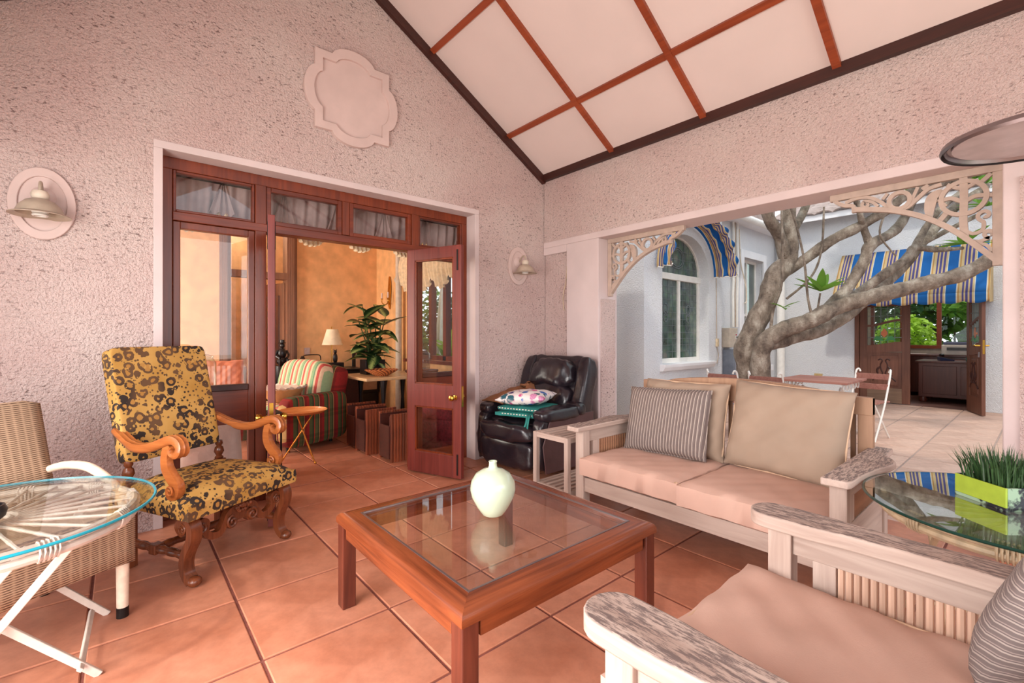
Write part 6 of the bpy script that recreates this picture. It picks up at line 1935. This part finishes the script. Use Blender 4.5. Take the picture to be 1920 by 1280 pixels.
MB().bb((-0.2, -0.26, 0), (0.2, 0.26, 0.07)).build('tray', M['teal'], BT, 0, 0.005)
MB().bb((-0.18, -0.24, 0.07), (0.18, 0.24, 0.082)).build('papers', M['panel'], BT, 0)
TL = thing('telephone', 'dark blue desk telephone with handset on the office desk', 'telephone', (11.75, 1.25, 0.776), R(20))
yzp(MB(), [(-0.1, 0), (0.1, 0), (0.1, 0.07), (-0.1, 0.02)], -0.09, 0.09).build('body', plain('navy_plastic', srgb(40, 48, 92), 0.4), TL, 0, 0.006)
MB().tube([(-0.08, 0.06, 0.10), (-0.04, 0.05, 0.12), (0.04, 0.05, 0.12), (0.08, 0.06, 0.10)], [0.024, 0.014, 0.014, 0.024], 8).build('handset', M['black'], TL)
tag(MB().bb((-0.15, -0.2, 0), (0.15, 0.2, 0.004)).bb((-0.12, -0.18, 0.004), (0.13, 0.17, 0.008)).build('papers', M['panel'], None, 0, 0, (12.72, 1.85, 0.861)), 'loose papers on the cabinet under the office window', 'papers')

# ------------------------------------------------------------------ frangipani tree
def barkm():
    t = NT('frangipani_bark')
    n = t.noise(7, 5, 0.65, t.mapping((1, 1, 0.6)))
    c = t.ramp(n, [(0.3, srgb(76, 62, 54)), (0.52, srgb(136, 120, 106)), (0.72, srgb(182, 170, 156))])
    rg = t.noise(26, 4, 0.7)
    t.bump(t.math('ADD', n, t.math('MULTIPLY', rg, 0.5)), 1.0, 0.05)
    return t.done(c, 0.85)
M['frangipani'] = barkm()
TREE = {
 'trunk': ([(6.50, 2.60, -0.02), (6.50, 2.596, 0.30), (6.467, 2.629, 0.807), (6.44, 2.652, 1.095), (6.496, 2.538, 1.454), (6.551, 2.425, 1.736), (6.616, 2.37, 2.02), (6.74, 2.264, 2.232), (6.778, 2.232, 2.516), (6.756, 2.25, 2.8), (6.794, 2.218, 3.3)], [0.24, 0.22, 0.20, 0.19, 0.165, 0.15, 0.16, 0.14, 0.12, 0.11, 0.09]),
 'b1': ([(6.45, 2.50, 0.0), (6.433, 2.46, 0.501), (6.364, 2.453, 0.821), (6.348, 2.401, 1.136), (6.467, 2.234, 1.308), (6.639, 1.955, 1.442), (6.896, 1.736, 1.611), (7.029, 1.491, 1.704), (7.202, 1.211, 1.794), (7.365, 0.94, 1.88), (7.518, 0.678, 1.963), (7.613, 0.465, 2.104), (7.70, 0.26, 2.33), (7.8, -0.1, 2.7)], [0.20, 0.18, 0.17, 0.165, 0.15, 0.145, 0.14, 0.135, 0.13, 0.125, 0.12, 0.11, 0.1, 0.07]),
 'b1b': ([(6.402, 2.422, 1.135), (6.821, 2.195, 1.239), (7.234, 1.973, 1.347), (7.601, 1.791, 1.569), (8.005, 1.577, 1.871), (8.417, 1.357, 2.221), (8.839, 1.128, 2.697), (9.269, 0.892, 3.108), (9.768, 0.597, 3.452)], [0.15, 0.145, 0.14, 0.135, 0.13, 0.12, 0.105, 0.09, 0.06]),
 'b2': ([(6.70, 1.95, 1.46), (6.8, 1.884, 1.512), (7.093, 1.699, 1.823), (7.275, 1.543, 2.2), (7.338, 1.49, 2.406), (7.717, 1.298, 2.635), (8.007, 1.181, 3.013), (8.221, 1.13, 3.402)], [0.12, 0.115, 0.10, 0.095, 0.10, 0.085, 0.07, 0.05]),
 'b3': ([(6.616, 2.37, 2.02), (6.875, 2.149, 2.218), (7.08, 1.841, 2.495), (7.223, 1.588, 2.646), (7.357, 1.342, 2.825), (7.482, 1.103, 3.03), (7.734, 0.888, 3.129), (7.895, 0.619, 3.194)], [0.12, 0.10, 0.095, 0.09, 0.085, 0.08, 0.07, 0.05]),
 'b4': ([(6.74, 2.264, 2.232), (6.55, 2.295, 2.565), (6.337, 2.346, 2.783), (6.152, 2.372, 3.2)], [0.12, 0.105, 0.1, 0.08]),
 'b5': ([(6.767, 2.241, 2.587), (7.1, 2.219, 2.851), (7.354, 2.133, 3.3)], [0.09, 0.075, 0.055]),
 'b6': ([(7.45, 1.76, 1.70), (7.684, 1.457, 2.02), (7.953, 1.227, 2.268), (8.034, 1.158, 2.41), (8.277, 0.951, 2.388), (8.519, 0.743, 2.41)], [0.10, 0.09, 0.075, 0.07, 0.05, 0.03]),
 'b7': ([(8.034, 1.158, 2.41), (8.303, 1.06, 2.753), (8.467, 0.919, 3.005), (8.938, 0.649, 3.363)], [0.07, 0.06, 0.055, 0.04]),
 'b8': ([(7.338, 1.49, 2.406), (7.275, 1.543, 2.612), (7.111, 1.552, 2.791), (7.049, 1.605, 3.1)], [0.07, 0.06, 0.05, 0.04]),
 'b9': ([(8.7, 1.2, 2.55), (9.049, 0.816, 2.826), (9.193, 0.562, 2.988)], [0.06, 0.045, 0.03]),
 't1': ([(6.417, 2.343, 1.309), (6.389, 2.301, 1.583), (6.412, 2.215, 1.886), (6.422, 2.206, 2.328), (6.357, 2.196, 2.9)], [0.03, 0.026, 0.024, 0.022, 0.018]),
 't2': ([(6.665, 1.933, 1.442), (6.557, 1.96, 1.708), (6.464, 1.973, 2.168), (6.399, 2.029, 2.566), (6.323, 2.094, 2.9)], [0.024, 0.022, 0.02, 0.018, 0.016]),
 't3': ([(6.691, 1.912, 1.45), (6.674, 1.86, 1.78)], [0.02, 0.016]),
 't4': ([(6.63, 2.227, 1.728), (6.811, 2.006, 2.001), (6.858, 1.9, 2.337), (6.884, 1.878, 2.9)], [0.022, 0.02, 0.018, 0.016]),
 't5': ([(7.357, 1.342, 2.8), (7.306, 1.386, 2.521), (7.46, 1.254, 2.252)], [0.02, 0.018, 0.014]),
}
FT = thing('frangipani_tree', 'twisting bare limbed frangipani tree in the courtyard', 'tree', (6.47, 2.55, 0))
O = Vector((6.47, 2.55, 0))
rt = random.Random(2)
for nm, (pts, rr) in TREE.items():
    P = smoothp([Vector(p) - O for p in pts], 6)
    rad = lerps(rr, len(P))
    rad = [r * (0.80 if nm == 'trunk' else 0.70) * (1 + 0.05 * math.sin(i * 0.9 + len(P)) + 0.06 * rt.uniform(-1, 1)) for i, r in enumerate(rad)]
    MB().tube(P, rad, 12).build('trunk' if nm == 'trunk' else ('branch' if nm[0] == 'b' else 'twig'), M['frangipani'], FT, 70)
fl = leaf_mesh(0.30, 0.10, 0.12)
def cluster(p, n, s, seed, el0=15):
    rn = random.Random(seed)
    for k in range(n):
        a = 2 * PI * k / n + rn.uniform(-0.2, 0.2)
        o = link('leaf', fl, M['green1'], FT, loc=tuple(Vector(p) - O), rot=(rn.uniform(-0.3, 0.3), -R(el0 + rn.uniform(-15, 25)), a))
        o.scale = (s, s, s)
cluster((6.674, 1.86, 1.80), 9, 1.1, 1, 38)
cluster((6.43, 2.20, 1.60), 5, 0.7, 2)
tips = [(7.8, -0.1, 2.75), (9.768, 0.597, 3.5), (8.221, 1.13, 3.45), (7.895, 0.619, 3.25), (6.152, 2.372, 3.3), (7.354, 2.133, 3.4), (8.519, 0.743, 2.46), (8.938, 0.649, 3.4), (7.049, 1.605, 3.2), (9.193, 0.562, 3.05), (6.8, 2.2, 3.4), (7.6, 1.5, 3.3), (8.5, 0.2, 3.2), (7.3, 0.9, 3.4), (9.0, 1.4, 3.5), (6.5, 1.7, 3.6)]
for k, p in enumerate(tips):
    cluster(p, 8, 1.25, 10 + k)
for k in range(18):  # unseen leaf clusters overhead, added to shade the courtyard
    cluster((rt.uniform(5.6, 9.6), rt.uniform(-0.6, 2.6), rt.uniform(3.9, 4.9)), 7, 1.5, 40 + k)

# courtyard table and folding chairs
M['slat_red'] = wood('faded_red_slat', srgb(128, 76, 66), srgb(176, 124, 110), 0.7, 1)
CTB = thing('courtyard_table', 'faded wooden slat table on white iron legs in the courtyard', 'table', (6.50, 1.80, 0))
for k in range(7):
    x = -0.36 + k * 0.12
    MB().bb((x - 0.055, -0.36, 0.70), (x + 0.055, 0.36, 0.725)).build('slat', M['slat_red'], CTB, 0, 0.003)
for sy in (-1, 1):
    MB().tube(smoothp([(-0.34, sy * 0.26, 0), (-0.2, sy * 0.22, 0.35), (0, sy * 0.2, 0.62), (0.2, sy * 0.22, 0.35), (0.34, sy * 0.26, 0)], 5), 0.014, 8).build('leg', M['white_metal'], CTB)
    q = MB()
    for k in range(5):
        q.tube([(-0.28 + 0.14 * k + 0.05 * math.cos(t), sy * 0.30, 0.655 + 0.035 * math.sin(t)) for t in [2 * PI * i / 14 for i in range(14)]], 0.007, 5, True)
    q.bb((-0.4, sy * 0.30 - 0.006, 0.69), (0.4, sy * 0.30 + 0.006, 0.70))
    q.build('fret_apron', M['white_metal'], CTB)
def fold_chair(label, x, y, rz):
    t = thing('folding_chair', label, 'chair', (x, y, 0), rz, 'folding chairs at the courtyard table')
    for sx in (-1, 1):
        MB().tube(smoothp([(sx * 0.18, -0.22, 0), (sx * 0.18, 0.02, 0.38), (sx * 0.18, 0.16, 0.68), (sx * 0.18, 0.20, 0.80), (sx * 0.165, 0.235, 0.825), (sx * 0.15, 0.24, 0.79)], 5), 0.011, 7).build('side_frame', M['white_metal'], t)
        MB().tube([(sx * 0.165, 0.20, 0), (sx * 0.165, -0.20, 0.44)], 0.011, 7).build('leg', M['white_metal'], t)
    for k in range(5):
        yk = -0.18 + k * 0.085
        MB().bb((-0.18, yk - 0.033, 0.435), (0.18, yk + 0.033, 0.452)).build('seat_slat', M['slat_red'], t, 0, 0.003)
    for z in (0.62, 0.74):
        MB().bar((-0.18, 0.135 + (z - 0.62) * 0.45, z), (0.18, 0.135 + (z - 0.62) * 0.45, z), 0.014, 0.07).build('back_slat', M['slat_red'], t, 0, 0.003)
    return t
fold_chair('folding chair farther left beside the tree trunk', 5.80, 2.60, R(90))
fold_chair('folding chair between the tree trunk and the courtyard table', 5.84, 2.12, R(90))
fold_chair('folding chair showing its curved white frame right of the sofa', 6.95, 1.46, R(-100))

# garden beyond the office window
for k, (x, y, r, n, s, mt, st, lab) in enumerate((
    (16.6, 2.6, (0.7, 0.7, 0.7), 900, 0.22, 'green3', 0.6, 'rounded lime bush outside the office window'),
    (18.6, 1.15, (1.5, 1.5, 1.1), 1500, 0.30, 'green1', 1.9, 'spreading light green tree outside the office window'),
    (21.0, 3.6, (1.6, 1.6, 2.2), 1500, 0.4, 'green2', 0.8, 'dark green tree at the left of the office window'),
    (21.5, 0.6, (1.6, 1.8, 2.4), 1500, 0.4, 'green1', 0.8, 'mid green tree behind the spreading garden tree'),
    (20.5, -1.6, (1.6, 1.6, 2.2), 1500, 0.4, 'green2', 0.8, 'dark green tree at the right of the office window'),
    (17.5, 0.3, (0.9, 0.9, 0.55), 900, 0.22, 'green2', 0.5, 'low dark green bush under the spreading garden tree'),
    (23.0, 2.2, (1.8, 2.2, 2.6), 1500, 0.45, 'green1', 0.9, 'farthest mid green tree beyond the office window'))):
    shrub('garden_tree' if r[0] > 1 else 'garden_bush', lab, (x, y, 0), r, n, s, mt, 80 + k, 'trees and bushes beyond the office', st)
